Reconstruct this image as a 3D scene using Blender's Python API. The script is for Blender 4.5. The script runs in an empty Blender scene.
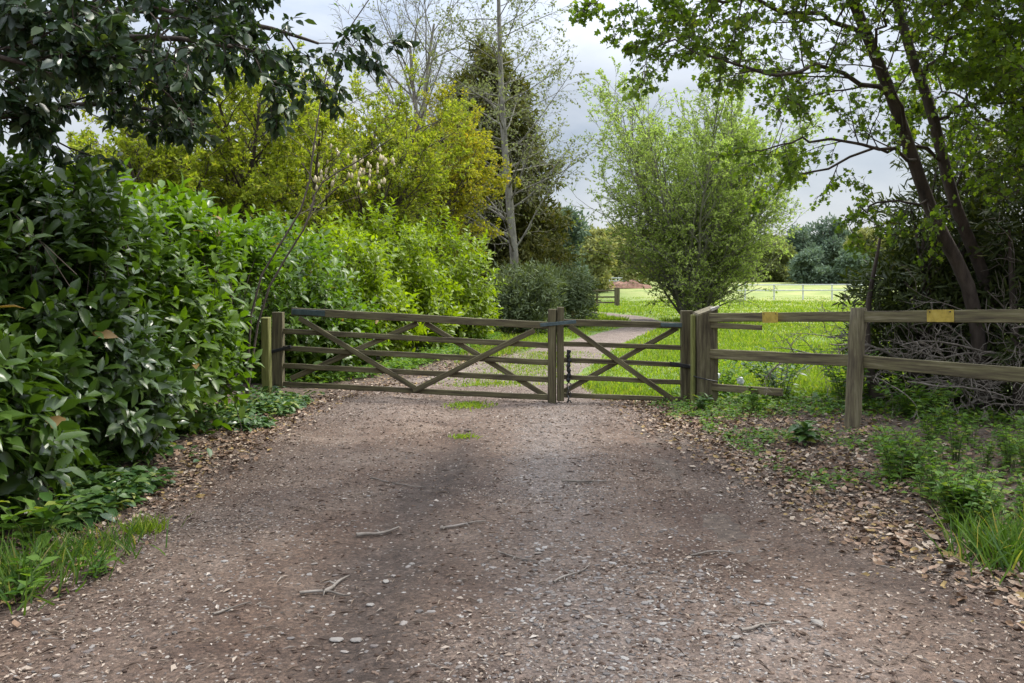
import bpy, bmesh, math, random
import numpy as np
from mathutils import Vector, Matrix

R = math.radians
scene = bpy.context.scene
COL = scene.collection
CAMH, FPX, HY, CX = 1.55, 853.0, 288.0, 512.0

# ------------------------------------------------------------------ helpers
def wx(px, Y):            # world X of an image column at depth Y
    return (px - CX) / FPX * Y
def wz(py, Y):
    return CAMH - (py - HY) / FPX * Y

def rng_(s): return np.random.default_rng(s)

def vnoise(x, y, s, seed=0):
    x = np.asarray(x, float) * s; y = np.asarray(y, float) * s
    xi = np.floor(x).astype(np.int64); yi = np.floor(y).astype(np.int64)
    fx = x - xi; fy = y - yi
    fx = fx * fx * (3 - 2 * fx); fy = fy * fy * (3 - 2 * fy)
    def h(a, b):
        n = (a * 374761393 + b * 668265263 + seed * 1442695041) & 0x7fffffff
        n = ((n ^ (n >> 13)) * 1274126177) & 0x7fffffff
        n = (n ^ (n >> 16)) & 0xffff
        return n / 65535.0
    return ((h(xi, yi) * (1 - fx) + h(xi + 1, yi) * fx) * (1 - fy)
            + (h(xi, yi + 1) * (1 - fx) + h(xi + 1, yi + 1) * fx) * fy) * 2 - 1

def sstep(a, b, v):
    t = np.clip((np.asarray(v, float) - a) / (b - a), 0, 1)
    return t * t * (3 - 2 * t)

YZ = ([-60, 14, 24, 34, 43, 52, 62, 79, 105, 160, 400], [0, 0, .05, .17, .30, .45, .62, 1.6, 2.6, 3.6, 6.0])
def gz(x, y):
    x = np.asarray(x, float); y = np.asarray(y, float)
    z = np.interp(y, *YZ)
    near = 1 - sstep(11, 15, y)
    z = z + near * (.16 * sstep(-2.75, -4.2, x) + .10 * sstep(2.1, 4.2, x))
    z = z + .025 * vnoise(x, y, .9, 3) * (sstep(2.2, 3.0, np.abs(x + .2))) + .012 * vnoise(x, y, 3.1, 4) * sstep(2.1, 2.8, np.abs(x + .2))
    return z

def tag(o, label=None, cat=None, group=None, kind=None):
    if label: o['label'] = label
    if cat: o['category'] = cat
    if group: o['group'] = group
    if kind: o['kind'] = kind
    return o

def thing(name, label, cat, loc=(0, 0, 0), group=None, rz=0):
    o = bpy.data.objects.new(name, None)
    o.empty_display_size = .2
    COL.objects.link(o)
    o.location = loc; o.rotation_euler = (0, 0, rz)
    return tag(o, label, cat, group)

def np_mesh(name, V, loop_v, sizes, mat=None, face_attr=None, vert_attr=None, flat=False):
    V = np.ascontiguousarray(V, dtype=np.float32); loop_v = np.ascontiguousarray(loop_v, dtype=np.int32)
    sizes = np.asarray(sizes, dtype=np.int32)
    me = bpy.data.meshes.new(name)
    me.vertices.add(len(V)); me.vertices.foreach_set('co', V.ravel())
    me.loops.add(len(loop_v)); me.loops.foreach_set('vertex_index', loop_v)
    me.polygons.add(len(sizes))
    st = np.zeros(len(sizes), dtype=np.int32); st[1:] = np.cumsum(sizes)[:-1]
    me.polygons.foreach_set('loop_start', st)
    me.update(calc_edges=True)
    for k, a in (face_attr or {}).items():
        at = me.attributes.new(k, 'FLOAT', 'FACE'); at.data.foreach_set('value', np.ascontiguousarray(a, dtype=np.float32))
    for k, a in (vert_attr or {}).items():
        at = me.attributes.new(k, 'FLOAT', 'POINT'); at.data.foreach_set('value', np.ascontiguousarray(a, dtype=np.float32))
    if flat: me.shade_flat()
    if mat: me.materials.append(mat)
    return me

def link(name, me, parent=None, loc=None):
    o = bpy.data.objects.new(name, me); COL.objects.link(o)
    if parent:
        o.parent = parent
        o.location = -Vector(parent.location) if loc is None else loc   # meshes are written in world space
    elif loc is not None: o.location = loc
    return o

def nrm(a):
    a = np.asarray(a, float)
    return a / np.maximum(np.linalg.norm(a, axis=-1, keepdims=True), 1e-9)

# ---- leaf templates: (x along, y across, z normal), faces
TEMPL = {
 'laurel': (np.array([[0,0,0],[.33,0,-.02],[.68,0,-.05],[1,0,-.16],[.30,.5,.05],[.66,.45,.02],[.30,-.5,.05],[.66,-.45,.02]]),
            [[0,1,4],[1,2,5,4],[2,3,5],[0,6,1],[1,6,7,2],[2,7,3]]),
 'maple': (np.array([[0,0,0],[.45,0,.0],[1,0,-.08],
                     [-.05,.22,.03],[.12,.55,.05],[.34,.26,.03],[.62,.50,.02],[.72,.16,-.02],
                     [-.05,-.22,.03],[.12,-.55,.05],[.34,-.26,.03],[.62,-.50,.02],[.72,-.16,-.02]]),
            [[0,1,5,4,3],[1,2,7,6,5],[0,8,9,10,1],[1,10,11,12,2]]),
 'leaf4': (np.array([[0,0,0],[.45,.5,.06],[1,0,-.1],[.45,-.5,.06]]), [[0,2,1],[0,3,2]]),
 'diamond': (np.array([[0,0,0],[.5,.5,0],[1,0,0],[.5,-.5,0]]), [[0,1,2,3]]),
 'strip': (np.array([[0,.35,0],[0,-.35,0],[.55,-.5,-.05],[.55,.5,-.05],[1,0,-.2]]), [[0,1,2,3],[3,2,4]]),
 'blade': (np.array([[0,.5,0],[0,-.5,0],[.45,-.42,.04],[.45,.42,.04],[.8,-.25,-.06],[.8,.25,-.06],[1,0,-.18]]), [[0,1,2,3],[3,2,4,5],[5,4,6]]),
 'litter': (np.array([[0,0,0],[.35,.42,.12],[.75,.34,.10],[1,0,.16],[.7,-.36,.05],[.3,-.40,.14],[.5,0,-.04]]),
            [[0,6,1],[1,6,2],[2,6,3],[3,6,4],[4,6,5],[5,6,0]]),
}
def leaf_arrays(pos, d, n, L, W, tpl, rnd):
    T, F = TEMPL[tpl]
    pos = np.asarray(pos, float); N = len(pos)
    d = nrm(d); n = np.asarray(n, float)
    s = nrm(np.cross(n, d)); n = np.cross(d, s)
    L = np.broadcast_to(L, (N,)); W = np.broadcast_to(W, (N,))
    V = (pos[:, None, :] + (L[:, None] * T[:, 0])[:, :, None] * d[:, None, :]
         + (W[:, None] * T[:, 1])[:, :, None] * s[:, None, :]
         + (L[:, None] * T[:, 2])[:, :, None] * n[:, None, :])
    lv = np.concatenate([np.array(f) for f in F]); sz = np.array([len(f) for f in F])
    lo = (lv[None, :] + (np.arange(N) * len(T))[:, None]).ravel()
    return V.reshape(-1, 3), lo, np.tile(sz, N), np.repeat(rnd, len(F))
def leaf_mesh(name, groups, mat, flat=False):
    Vs, Ls, Ss, Rs, off = [], [], [], [], 0
    for g in groups:
        v, l, s, r = leaf_arrays(*g)
        Vs.append(v); Ls.append(l + off); Ss.append(s); Rs.append(r); off += len(v)
    return np_mesh(name, np.concatenate(Vs), np.concatenate(Ls), np.concatenate(Ss), mat, {'rnd': np.concatenate(Rs)}, flat=flat)

class Tubes:
    def __init__(self): self.V, self.F, self.n = [], [], 0
    def add(self, pts, rad, sides=6):
        pts = np.asarray(pts, float); m = len(pts)
        rad = np.broadcast_to(rad, (m,))
        t = nrm(np.gradient(pts, axis=0))
        ref = np.array([.31, .23, .92]) if abs(t[0, 2]) < .8 else np.array([.95, .2, .1])
        a = nrm(np.cross(t, ref)); b = np.cross(t, a)
        ang = np.arange(sides) * 2 * math.pi / sides
        ring = (pts[:, None] + rad[:, None, None] * (np.cos(ang)[None, :, None] * a[:, None] + np.sin(ang)[None, :, None] * b[:, None]))
        self.V.append(ring.reshape(-1, 3))
        i = np.arange(m - 1)[:, None] * sides; j = np.arange(sides)[None, :]; j2 = (j + 1) % sides
        q = np.stack([i + j, i + j2, i + sides + j2, i + sides + j], -1).reshape(-1, 4) + self.n
        self.F.append(q); self.n += m * sides
    def mesh(self, name, mat):
        V = np.concatenate(self.V); F = np.concatenate(self.F)
        return np_mesh(name, V, F.ravel(), np.full(len(F), 4), mat)

def curve_pts(ctrl, n):                     # Catmull-Rom through control points
    c = np.asarray(ctrl, float); c = np.vstack([2 * c[0] - c[1], c, 2 * c[-1] - c[-2]])
    out = []; m = len(c) - 3
    for k in np.linspace(0, m - 1e-6, n):
        i = int(k); t = k - i; p0, p1, p2, p3 = c[i:i + 4]
        out.append(.5 * ((2 * p1) + (-p0 + p2) * t + (2 * p0 - 5 * p1 + 4 * p2 - p3) * t * t + (-p0 + 3 * p1 - 3 * p2 + p3) * t ** 3))
    return np.array(out)

def grow(T, tips, p, d, L, r, lvl, P, g):
    """recursive limb; tips collects (points, dirs) of the twigs that carry leaves"""
    n = P.get('seg', (7, 6, 5, 4, 3))[lvl]
    pts = [np.array(p, float)]; d = nrm(d); ds = [d]
    for i in range(n):
        d = nrm(d + g.normal(0, P['wob'][lvl], 3) + np.array([0, 0, P['trop'][lvl]]))
        pts.append(pts[-1] + d * L / n); ds.append(d)
    spawn(T, tips, np.array(pts), np.linspace(r, r * P.get('end', .35), n + 1), lvl, P, g, L)
def spawn(T, tips, pts, rad, lvl, P, g, L):
    ds = nrm(np.gradient(pts, axis=0)); n = len(pts) - 1
    T.add(pts, rad, (9, 6, 5, 4, 3)[lvl])
    if lvl >= P['leaf_from']: tips.append((pts, ds))
    if lvl < P['max']:
        k = P['kids'][lvl]
        for i in range(k):
            t = P['start'][lvl] + (1 - P['start'][lvl]) * (i + g.random()) / k
            f = t * n; a = min(int(f), n - 1); q = f - a
            pos = pts[a] * (1 - q) + pts[a + 1] * q; dd = ds[a]
            rv = nrm(g.normal(0, 1, 3)); rv = nrm(rv - dd * rv.dot(dd))
            ang = R(P['ang'][lvl] + g.normal(0, 8))
            nd = dd * math.cos(ang) + rv * math.sin(ang)
            rr = (rad[a] * (1 - q) + rad[a + 1] * q) * P.get('rr', .5)
            grow(T, tips, pos, nd, L * P['ratio'][lvl] * (1.1 - .55 * t) * g.uniform(.75, 1.2), max(rr, P.get('rmin', .004)), lvl + 1, P, g)

def twig_leaves(tips, per, size, asp, tpl, g, droop=.3, spread=.9, up=.7, off=.02):
    P_, D_ = [], []
    for pts, ds in tips:
        n = max(1, g.poisson(per))
        f = g.uniform(.1, 1, n) * (len(pts) - 1); a = np.minimum(f.astype(int), len(pts) - 2); q = (f - a)[:, None]
        P_.append(pts[a] * (1 - q) + pts[a + 1] * q); D_.append(ds[a])
    pos = np.concatenate(P_); dd = np.concatenate(D_); N = len(pos)
    d = nrm(dd * .6 + g.normal(0, spread * .55, (N, 3)) + np.array([0, 0, -droop]))
    nn = nrm(g.normal(0, .55, (N, 3)) + np.array([0, 0, up]))
    L = size * g.uniform(.6, 1.25, N)
    return (pos + nrm(g.normal(0, 1, (N, 3))) * off, d, nn, L, L * asp, tpl, g.random(N))

def lobe_points(lobes, n, g, shell=.55):
    """points in the outer shells of a set of lumpy lobes (centre, radii)"""
    w = np.array([l[3] * l[4] + l[3] * l[5] + l[4] * l[5] for l in lobes]); w /= w.sum()
    idx = g.choice(len(lobes), n, p=w); A = np.array(lobes)
    u = nrm(g.normal(0, 1, (n, 3)))
    lump = 1 + .16 * np.sin(u[:, 0] * 7 + idx) * np.cos(u[:, 2] * 6 + idx * 2.1) + .10 * np.sin(u[:, 1] * 13 + idx * 1.7)
    rr = (shell + (1 - shell) * g.random(n) ** .6) * lump
    return A[idx, :3] + u * A[idx, 3:6] * rr[:, None], u

# ------------------------------------------------------------------ materials
def new_mat(name):
    m = bpy.data.materials.new(name); m.use_nodes = True
    nt = m.node_tree; nt.nodes.clear()
    return m, nt, nt.nodes.new, nt.links.new

def leaf_mat(name, c1, c2, c3=None, rough=.45, trans=.4, spec=.4, tcol=None, dead=None):
    m, nt, N, Lk = new_mat(name)
    out = N('ShaderNodeOutputMaterial'); at = N('ShaderNodeAttribute'); at.attribute_name = 'rnd'
    rp = N('ShaderNodeValToRGB'); rp.color_ramp.elements[0].color = (*c1, 1); rp.color_ramp.elements[1].color = (*c2, 1)
    if c3:
        rp.color_ramp.elements[1].position = .88
        e = rp.color_ramp.elements.new(.97); e.color = (*c3, 1)
    if dead:
        e = rp.color_ramp.elements.new(.985); e.color = (*dead, 1)
    Lk(at.outputs['Fac'], rp.inputs['Fac'])
    b = N('ShaderNodeBsdfPrincipled')
    rm = N('ShaderNodeMapRange'); rm.inputs['To Min'].default_value = rough - .06; rm.inputs['To Max'].default_value = rough + .22
    Lk(at.outputs['Fac'], rm.inputs['Value']); Lk(rm.outputs[0], b.inputs['Roughness'])
    b.inputs['Specular IOR Level'].default_value = spec
    Lk(rp.outputs['Color'], b.inputs['Base Color'])
    tr = N('ShaderNodeBsdfTranslucent')
    mu = N('ShaderNodeMix'); mu.data_type = 'RGBA'; mu.blend_type = 'MULTIPLY'; mu.inputs['Factor'].default_value = 1
    mu.inputs['B'].default_value = (*(tcol or (1.7, 1.75, .55)), 1)
    Lk(rp.outputs['Color'], mu.inputs['A']); Lk(mu.outputs['Result'], tr.inputs['Color'])
    mx = N('ShaderNodeMixShader'); mx.inputs[0].default_value = trans
    Lk(b.outputs[0], mx.inputs[1]); Lk(tr.outputs[0], mx.inputs[2]); Lk(mx.outputs[0], out.inputs[0])
    return m

def noise_mat(name, cols, scale=6, detail=6, stretch=(1, 1, 1), rough=.85, bump=.4, bscale=None, pos=None, bdist=.01, metal=0):
    m, nt, N, Lk = new_mat(name)
    out = N('ShaderNodeOutputMaterial'); b = N('ShaderNodeBsdfPrincipled'); tc = N('ShaderNodeTexCoord')
    mp = N('ShaderNodeMapping'); mp.inputs['Scale'].default_value = stretch
    oi = N('ShaderNodeObjectInfo'); ad = N('ShaderNodeVectorMath'); ad.operation = 'ADD'
    cm = N('ShaderNodeVectorMath'); cm.operation = 'SCALE'; cm.inputs['Scale'].default_value = 17
    cb = N('ShaderNodeCombineXYZ')
    for i in range(3): Lk(oi.outputs['Random'], cb.inputs[i])
    Lk(cb.outputs[0], cm.inputs[0]); Lk(tc.outputs['Object'], mp.inputs['Vector']); Lk(mp.outputs[0], ad.inputs[0]); Lk(cm.outputs[0], ad.inputs[1])
    n1 = N('ShaderNodeTexNoise'); n1.inputs['Scale'].default_value = scale; n1.inputs['Detail'].default_value = detail; n1.inputs['Roughness'].default_value = .65
    Lk(ad.outputs[0], n1.inputs['Vector'])
    rp = N('ShaderNodeValToRGB'); cr = rp.color_ramp
    k = len(cols); ps = pos or [.3 + .4 * i / (k - 1) for i in range(k)]
    cr.elements[0].position = ps[0]; cr.elements[0].color = (*cols[0], 1)
    cr.elements[1].position = ps[-1]; cr.elements[1].color = (*cols[-1], 1)
    for i in range(1, k - 1):
        e = cr.elements.new(ps[i]); e.color = (*cols[i], 1)
    Lk(n1.outputs['Fac'], rp.inputs['Fac']); Lk(rp.outputs['Color'], b.inputs['Base Color'])
    n2 = N('ShaderNodeTexNoise'); n2.inputs['Scale'].default_value = bscale or scale * 4; n2.inputs['Detail'].default_value = 6
    Lk(ad.outputs[0], n2.inputs['Vector'])
    bp = N('ShaderNodeBump'); bp.inputs['Strength'].default_value = bump; bp.inputs['Distance'].default_value = bdist
    Lk(n2.outputs['Fac'], bp.inputs['Height']); Lk(bp.outputs[0], b.inputs['Normal'])
    b.inputs['Roughness'].default_value = rough; b.inputs['Metallic'].default_value = metal
    Lk(b.outputs[0], out.inputs[0])
    return m

def litter_mat(name, cols, rough=.8):
    m, nt, N, Lk = new_mat(name)
    out = N('ShaderNodeOutputMaterial'); at = N('ShaderNodeAttribute'); at.attribute_name = 'rnd'
    rp = N('ShaderNodeValToRGB'); rp.color_ramp.interpolation = 'CONSTANT'
    rp.color_ramp.elements[0].color = (*cols[0], 1)
    rp.color_ramp.elements[1].position = 1 / len(cols); rp.color_ramp.elements[1].color = (*cols[1], 1)
    for i in range(2, len(cols)):
        e = rp.color_ramp.elements.new(i / len(cols)); e.color = (*cols[i], 1)
    b = N('ShaderNodeBsdfPrincipled'); b.inputs['Roughness'].default_value = rough
    b.inputs['Specular IOR Level'].default_value = .25
    Lk(at.outputs['Fac'], rp.inputs['Fac']); Lk(rp.outputs['Color'], b.inputs['Base Color']); Lk(b.outputs[0], out.inputs[0])
    return m

M = {}
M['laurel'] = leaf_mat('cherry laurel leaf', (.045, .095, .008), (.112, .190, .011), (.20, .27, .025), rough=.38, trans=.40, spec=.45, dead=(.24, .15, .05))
M['laurel_shaded'] = leaf_mat('old shaded laurel leaf', (.030, .064, .012), (.072, .130, .016), (.12, .16, .03), rough=.30, trans=.26, spec=.6, dead=(.24, .15, .05))  # old leaf green, with the near hedge's shade put into the colour
M['laurel_sunlit'] = leaf_mat('young sunlit laurel leaf', (.10, .162, .008), (.222, .288, .011), (.30, .36, .03), rough=.4, trans=.45, spec=.4)  # young leaf green, with sunlight on the far hedge put into the colour
M['ilex'] = leaf_mat('dark evergreen leaf', (.014, .032, .014), (.036, .066, .020), (.07, .10, .03), rough=.36, trans=.2, spec=.45)
M['maple'] = leaf_mat('maple leaf', (.065, .11, .016), (.14, .21, .025), (.21, .25, .04), rough=.5, trans=.55, spec=.3)
M['hazel'] = leaf_mat('spring hazel leaf', (.23, .28, .07), (.36, .41, .12), (.46, .48, .19), rough=.55, trans=.5, spec=.2, tcol=(1.2, 1.45, .8))
M['yellowgreen'] = leaf_mat('yellow green leaf', (.16, .21, .022), (.29, .34, .032), (.42, .40, .07), rough=.55, trans=.48, spec=.2, tcol=(1.4, 1.4, .6))
M['orange'] = leaf_mat('golden leaf', (.20, .23, .018), (.34, .35, .028), (.46, .36, .04), rough=.55, trans=.48, spec=.2, tcol=(1.4, 1.3, .6))
M['alder'] = leaf_mat('small grey green leaf', (.13, .16, .06), (.23, .25, .10), rough=.6, trans=.4, spec=.2, tcol=(1.3, 1.35, .8))
M['cypress'] = leaf_mat('cypress spray', (.045, .055, .014), (.105, .105, .024), (.17, .125, .028), rough=.65, trans=.25, spec=.2)
M['cypress_gold'] = leaf_mat('golden cypress spray', (.13, .11, .015), (.26, .19, .022), rough=.65, trans=.3, spec=.2)
M['juniper'] = leaf_mat('grey green juniper', (.07, .095, .045), (.135, .165, .085), rough=.65, trans=.22, spec=.2)
M['yew'] = leaf_mat('dark yew needle', (.022, .034, .010), (.060, .078, .018), (.12, .11, .02), rough=.5, trans=.25, spec=.25)
M['far_blue'] = leaf_mat('hazed blue green far leaf', (.08, .12, .085), (.15, .195, .13), rough=.7, trans=.25, spec=.15, tcol=(1.2, 1.3, .9))  # blue-green foliage with the distant haze put into its colour
M['far_olive'] = leaf_mat('olive far leaf', (.17, .20, .075), (.29, .30, .11), (.38, .31, .12), rough=.7, trans=.35, spec=.15, tcol=(1.3, 1.2, .7))
M['far_green'] = leaf_mat('pale green far leaf', (.12, .15, .055), (.22, .24, .09), rough=.7, trans=.35, spec=.15, tcol=(1.3, 1.3, .7))
M['weed'] = leaf_mat('weed leaf', (.05, .11, .020), (.12, .21, .030), (.20, .24, .04), rough=.5, trans=.38, spec=.3)
M['ivy'] = leaf_mat('ground ivy leaf', (.026, .065, .022), (.075, .14, .030), (.18, .21, .04), rough=.38, trans=.25, spec=.45)
M['grass'] = leaf_mat('grass blade', (.09, .15, .016), (.20, .28, .026), (.30, .30, .07), rough=.55, trans=.42, spec=.25)
M['grass_dark'] = leaf_mat('lush grass blade', (.035, .085, .014), (.10, .17, .022), (.28, .24, .09), rough=.5, trans=.36, spec=.3)
M['bark'] = noise_mat('brown bark', [(.025, .018, .013), (.065, .048, .036), (.11, .085, .065)], 9, 8, (1, 1, .25), .9, .8, 30)
M['bark_dark'] = noise_mat('dark maple bark', [(.018, .013, .010), (.050, .036, .027), (.085, .065, .05)], 9, 8, (1, 1, .22), .9, .9, 26, bdist=.02)
M['bark_grey'] = noise_mat('grey bark', [(.07, .065, .05), (.16, .15, .12), (.24, .23, .19)], 6, 8, (1, 1, .4), .9, .6, 24)
M['twig'] = noise_mat('dead twig', [(.06, .048, .038), (.16, .135, .11), (.26, .23, .20)], 8, 5, (1, 1, 1), .9, .4, 30)
M['wood'] = noise_mat('weathered gate timber', [(.022, .017, .009), (.066, .052, .027), (.110, .096, .045), (.17, .145, .09)], 5, 9, (.4, 6, 6), .85, .55, 11, bdist=.006)
M['wood_green'] = noise_mat('algae covered timber', [(.06, .065, .018), (.145, .15, .036), (.23, .22, .07)], 4, 8, (.6, 5, 5), .85, .5, 12, bdist=.006)
M['wood_rail'] = noise_mat('mossy fence timber', [(.028, .021, .011), (.080, .063, .033), (.135, .118, .055), (.22, .19, .12)], 5, 9, (.35, 6, 6), .85, .6, 11, bdist=.006)
M['wood_grey'] = noise_mat('pale weathered timber', [(.10, .09, .07), (.22, .20, .17), (.38, .35, .31)], 5, 6, (.6, 4, 4), .85, .4)
M['wood_post'] = noise_mat('upright weathered timber', [(.032, .024, .014), (.085, .067, .039), (.14, .12, .064), (.21, .18, .12)], 5, 9, (6, 6, .5), .85, .7, 14, bdist=.008)
M['cut_wood'] = noise_mat('fresh split timber', [(.30, .27, .23), (.55, .51, .46)], 12, 5, (1, 1, 1), .8, .3)
M['steel'] = noise_mat('blue grey galvanised steel', [(.05, .075, .08), (.11, .15, .155)], 14, 4, (1, 1, 1), .5, .15, metal=.5)
M['black_metal'] = noise_mat('black iron', [(.008, .008, .009), (.03, .03, .032)], 14, 4, (1, 1, 1), .5, .2, metal=.3)
M['chain'] = noise_mat('grey chain steel', [(.06, .06, .06), (.16, .15, .14)], 30, 4, (1, 1, 1), .45, .1, metal=.8)
M['yellow'] = noise_mat('faded yellow plate', [(.22, .16, .03), (.40, .29, .045), (.46, .35, .08)], 14, 6, (1, 1, 1), .6, .15)
M['white_paint'] = noise_mat('whitish rail paint', [(.36, .38, .37), (.55, .57, .56)], 5, 4, (1, 1, 1), .6, .1)
M['rubble'] = noise_mat('reddish spoil', [(.06, .035, .025), (.17, .085, .055), (.22, .15, .10)], 3, 7, (1, 1, 1), .95, .6)
M['stone'] = noise_mat('pale flint stone', [(.10, .09, .08), (.19, .17, .15), (.28, .26, .23)], 9, 6, (1, 1, 1), .8, .3)
M['plastic'] = noise_mat('white plastic scrap', [(.5, .52, .55), (.75, .77, .8)], 8, 3, (1, 1, 1), .5, .1)
M['pod'] = noise_mat('pale seed head', [(.35, .29, .17), (.52, .44, .28)], 8, 3, (1, 1, 1), .8, .2)
M['litter'] = litter_mat('dead leaf litter', [(.09, .055, .035), (.20, .13, .085), (.30, .22, .155), (.14, .085, .05), (.36, .29, .22), (.24, .16, .11), (.11, .075, .055), (.24, .165, .065)])
M['chips'] = litter_mat('bark and leaf chips', [(.11, .08, .06), (.22, .17, .13), (.32, .26, .205), (.16, .115, .085), (.26, .20, .15), (.08, .055, .042), (.38, .33, .28)])
M['gravel'] = litter_mat('gravel stones', [(.13, .115, .105), (.19, .17, .155), (.10, .088, .08), (.25, .23, .21), (.165, .14, .12), (.12, .10, .09), (.21, .185, .165)])

def ground_material():
    m, nt, N, Lk = new_mat('verge soil and meadow')
    out = N('ShaderNodeOutputMaterial'); b = N('ShaderNodeBsdfPrincipled'); tc = N('ShaderNodeTexCoord')
    at = N('ShaderNodeAttribute'); at.attribute_name = 'grass'
    def noise(sc, de=8):
        n = N('ShaderNodeTexNoise'); n.inputs['Scale'].default_value = sc; n.inputs['Detail'].default_value = de; n.inputs['Roughness'].default_value = .65
        Lk(tc.outputs['Object'], n.inputs['Vector']); return n
    def ramp(src, cs, p0=.3, p1=.7):
        r = N('ShaderNodeValToRGB'); k = len(cs)
        r.color_ramp.elements[0].position = p0; r.color_ramp.elements[0].color = (*cs[0], 1)
        r.color_ramp.elements[1].position = p1; r.color_ramp.elements[1].color = (*cs[-1], 1)
        for i in range(1, k - 1):
            e = r.color_ramp.elements.new(p0 + (p1 - p0) * i / (k - 1)); e.color = (*cs[i], 1)
        Lk(src, r.inputs['Fac']); return r
    soil = ramp(noise(14).outputs['Fac'], [(.035, .024, .017), (.085, .06, .043), (.15, .11, .08)])
    gr = ramp(noise(.55).outputs['Fac'], [(.055, .105, .014), (.11, .165, .022), (.17, .19, .05)])
    g2 = ramp(noise(22).outputs['Fac'], [(.55, .6, .5), (1.2, 1.15, 1.1)])
    mu = N('ShaderNodeMix'); mu.data_type = 'RGBA'; mu.blend_type = 'MULTIPLY'; mu.inputs['Factor'].default_value = 1
    Lk(gr.outputs[0], mu.inputs['A']); Lk(g2.outputs[0], mu.inputs['B'])
    mx = N('ShaderNodeMix'); mx.data_type = 'RGBA'
    ad = N('ShaderNodeAttribute'); ad.attribute_name = 'dry'
    hay = ramp(noise(.35).outputs['Fac'], [(.11, .16, .03), (.19, .22, .055), (.27, .26, .10)])
    dm = N('ShaderNodeMix'); dm.data_type = 'RGBA'; Lk(ad.outputs['Fac'], dm.inputs['Factor']); Lk(mu.outputs['Result'], dm.inputs['A']); Lk(hay.outputs[0], dm.inputs['B'])
    Lk(at.outputs['Fac'], mx.inputs['Factor']); Lk(soil.outputs[0], mx.inputs['A']); Lk(dm.outputs['Result'], mx.inputs['B'])
    Lk(mx.outputs['Result'], b.inputs['Base Color']); b.inputs['Roughness'].default_value = .95
    bp = N('ShaderNodeBump'); bp.inputs['Strength'].default_value = .7; bp.inputs['Distance'].default_value = .03
    Lk(noise(30).outputs['Fac'], bp.inputs['Height']); Lk(bp.outputs[0], b.inputs['Normal']); Lk(b.outputs[0], out.inputs[0])
    return m
def drive_material():
    m, nt, N, Lk = new_mat('trodden earth and fine gravel')
    out = N('ShaderNodeOutputMaterial'); b = N('ShaderNodeBsdfPrincipled'); tc = N('ShaderNodeTexCoord')
    def noise(sc, de=8, ro=.65, st=None):
        n = N('ShaderNodeTexNoise'); n.inputs['Scale'].default_value = sc; n.inputs['Detail'].default_value = de; n.inputs['Roughness'].default_value = ro
        if st:
            mp = N('ShaderNodeMapping'); mp.inputs['Scale'].default_value = st
            Lk(tc.outputs['Object'], mp.inputs['Vector']); Lk(mp.outputs[0], n.inputs['Vector'])
        else: Lk(tc.outputs['Object'], n.inputs['Vector'])
        return n
    def ramp(src, cs, ps):
        r = N('ShaderNodeValToRGB')
        r.color_ramp.elements[0].position = ps[0]; r.color_ramp.elements[0].color = (*cs[0], 1)
        r.color_ramp.elements[1].position = ps[-1]; r.color_ramp.elements[1].color = (*cs[-1], 1)
        for c, p in zip(cs[1:-1], ps[1:-1]):
            e = r.color_ramp.elements.new(p); e.color = (*c, 1)
        Lk(src, r.inputs['Fac']); return r
    def mix(f, a, bb, mode='MIX'):
        x = N('ShaderNodeMix'); x.data_type = 'RGBA'; x.blend_type = mode
        if isinstance(f, float): x.inputs['Factor'].default_value = f
        else: Lk(f, x.inputs['Factor'])
        Lk(a, x.inputs['A']); Lk(bb, x.inputs['B']); return x.outputs['Result']
    earth = ramp(noise(1.3, 10).outputs['Fac'], [(.070, .041, .028), (.122, .081, .058), (.190, .140, .107)], [.32, .5, .68])
    grey = ramp(noise(5, 10).outputs['Fac'], [(.104, .080, .067), (.172, .138, .118), (.250, .212, .188)], [.3, .5, .7])
    dark = ramp(noise(7, 10).outputs['Fac'], [(.036, .025, .019), (.066, .047, .037), (.10, .075, .061)], [.3, .5, .7])
    a1 = N('ShaderNodeAttribute'); a1.attribute_name = 'grey'
    a2 = N('ShaderNodeAttribute'); a2.attribute_name = 'dark'
    c = mix(a1.outputs['Fac'], earth.outputs[0], grey.outputs[0])
    c = mix(a2.outputs['Fac'], c, dark.outputs[0])
    fine = ramp(noise(42, 8, .75).outputs['Fac'], [(.45, .45, .45), (.95, .95, .95), (1.5, 1.48, 1.45)], [.3, .5, .72])
    c = mix(1.0, c, fine.outputs[0], 'MULTIPLY')
    fib = ramp(noise(16, 6, .7, (1, 3.2, 1)).outputs['Fac'], [(.72, .70, .68), (1.0, 1.0, 1.0), (1.22, 1.2, 1.18)], [.35, .5, .66])
    c = mix(1.0, c, fib.outputs[0], 'MULTIPLY')
    vo = N('ShaderNodeTexVoronoi'); vo.inputs['Scale'].default_value = 70; Lk(tc.outputs['Object'], vo.inputs['Vector'])
    sp = ramp(vo.outputs['Color'], [(.75, .75, .75), (1.0, 1.0, 1.0), (1.35, 1.33, 1.3)], [.15, .5, .9])
    c = mix(1.0, c, sp.outputs[0], 'MULTIPLY')
    v2 = N('ShaderNodeTexVoronoi'); v2.inputs['Scale'].default_value = 38; v2.inputs['Randomness'].default_value = 1; Lk(tc.outputs['Object'], v2.inputs['Vector'])
    sc = N('ShaderNodeSeparateColor'); Lk(v2.outputs['Color'], sc.inputs[0])
    pick = N('ShaderNodeMath'); pick.operation = 'GREATER_THAN'; pick.inputs[1].default_value = .84; Lk(sc.outputs[0], pick.inputs[0])
    near = N('ShaderNodeMath'); near.operation = 'LESS_THAN'; near.inputs[1].default_value = .34; Lk(v2.outputs['Distance'], near.inputs[0])
    both = N('ShaderNodeMath'); both.operation = 'MULTIPLY'; Lk(pick.outputs[0], both.inputs[0]); Lk(near.outputs[0], both.inputs[1])
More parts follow.
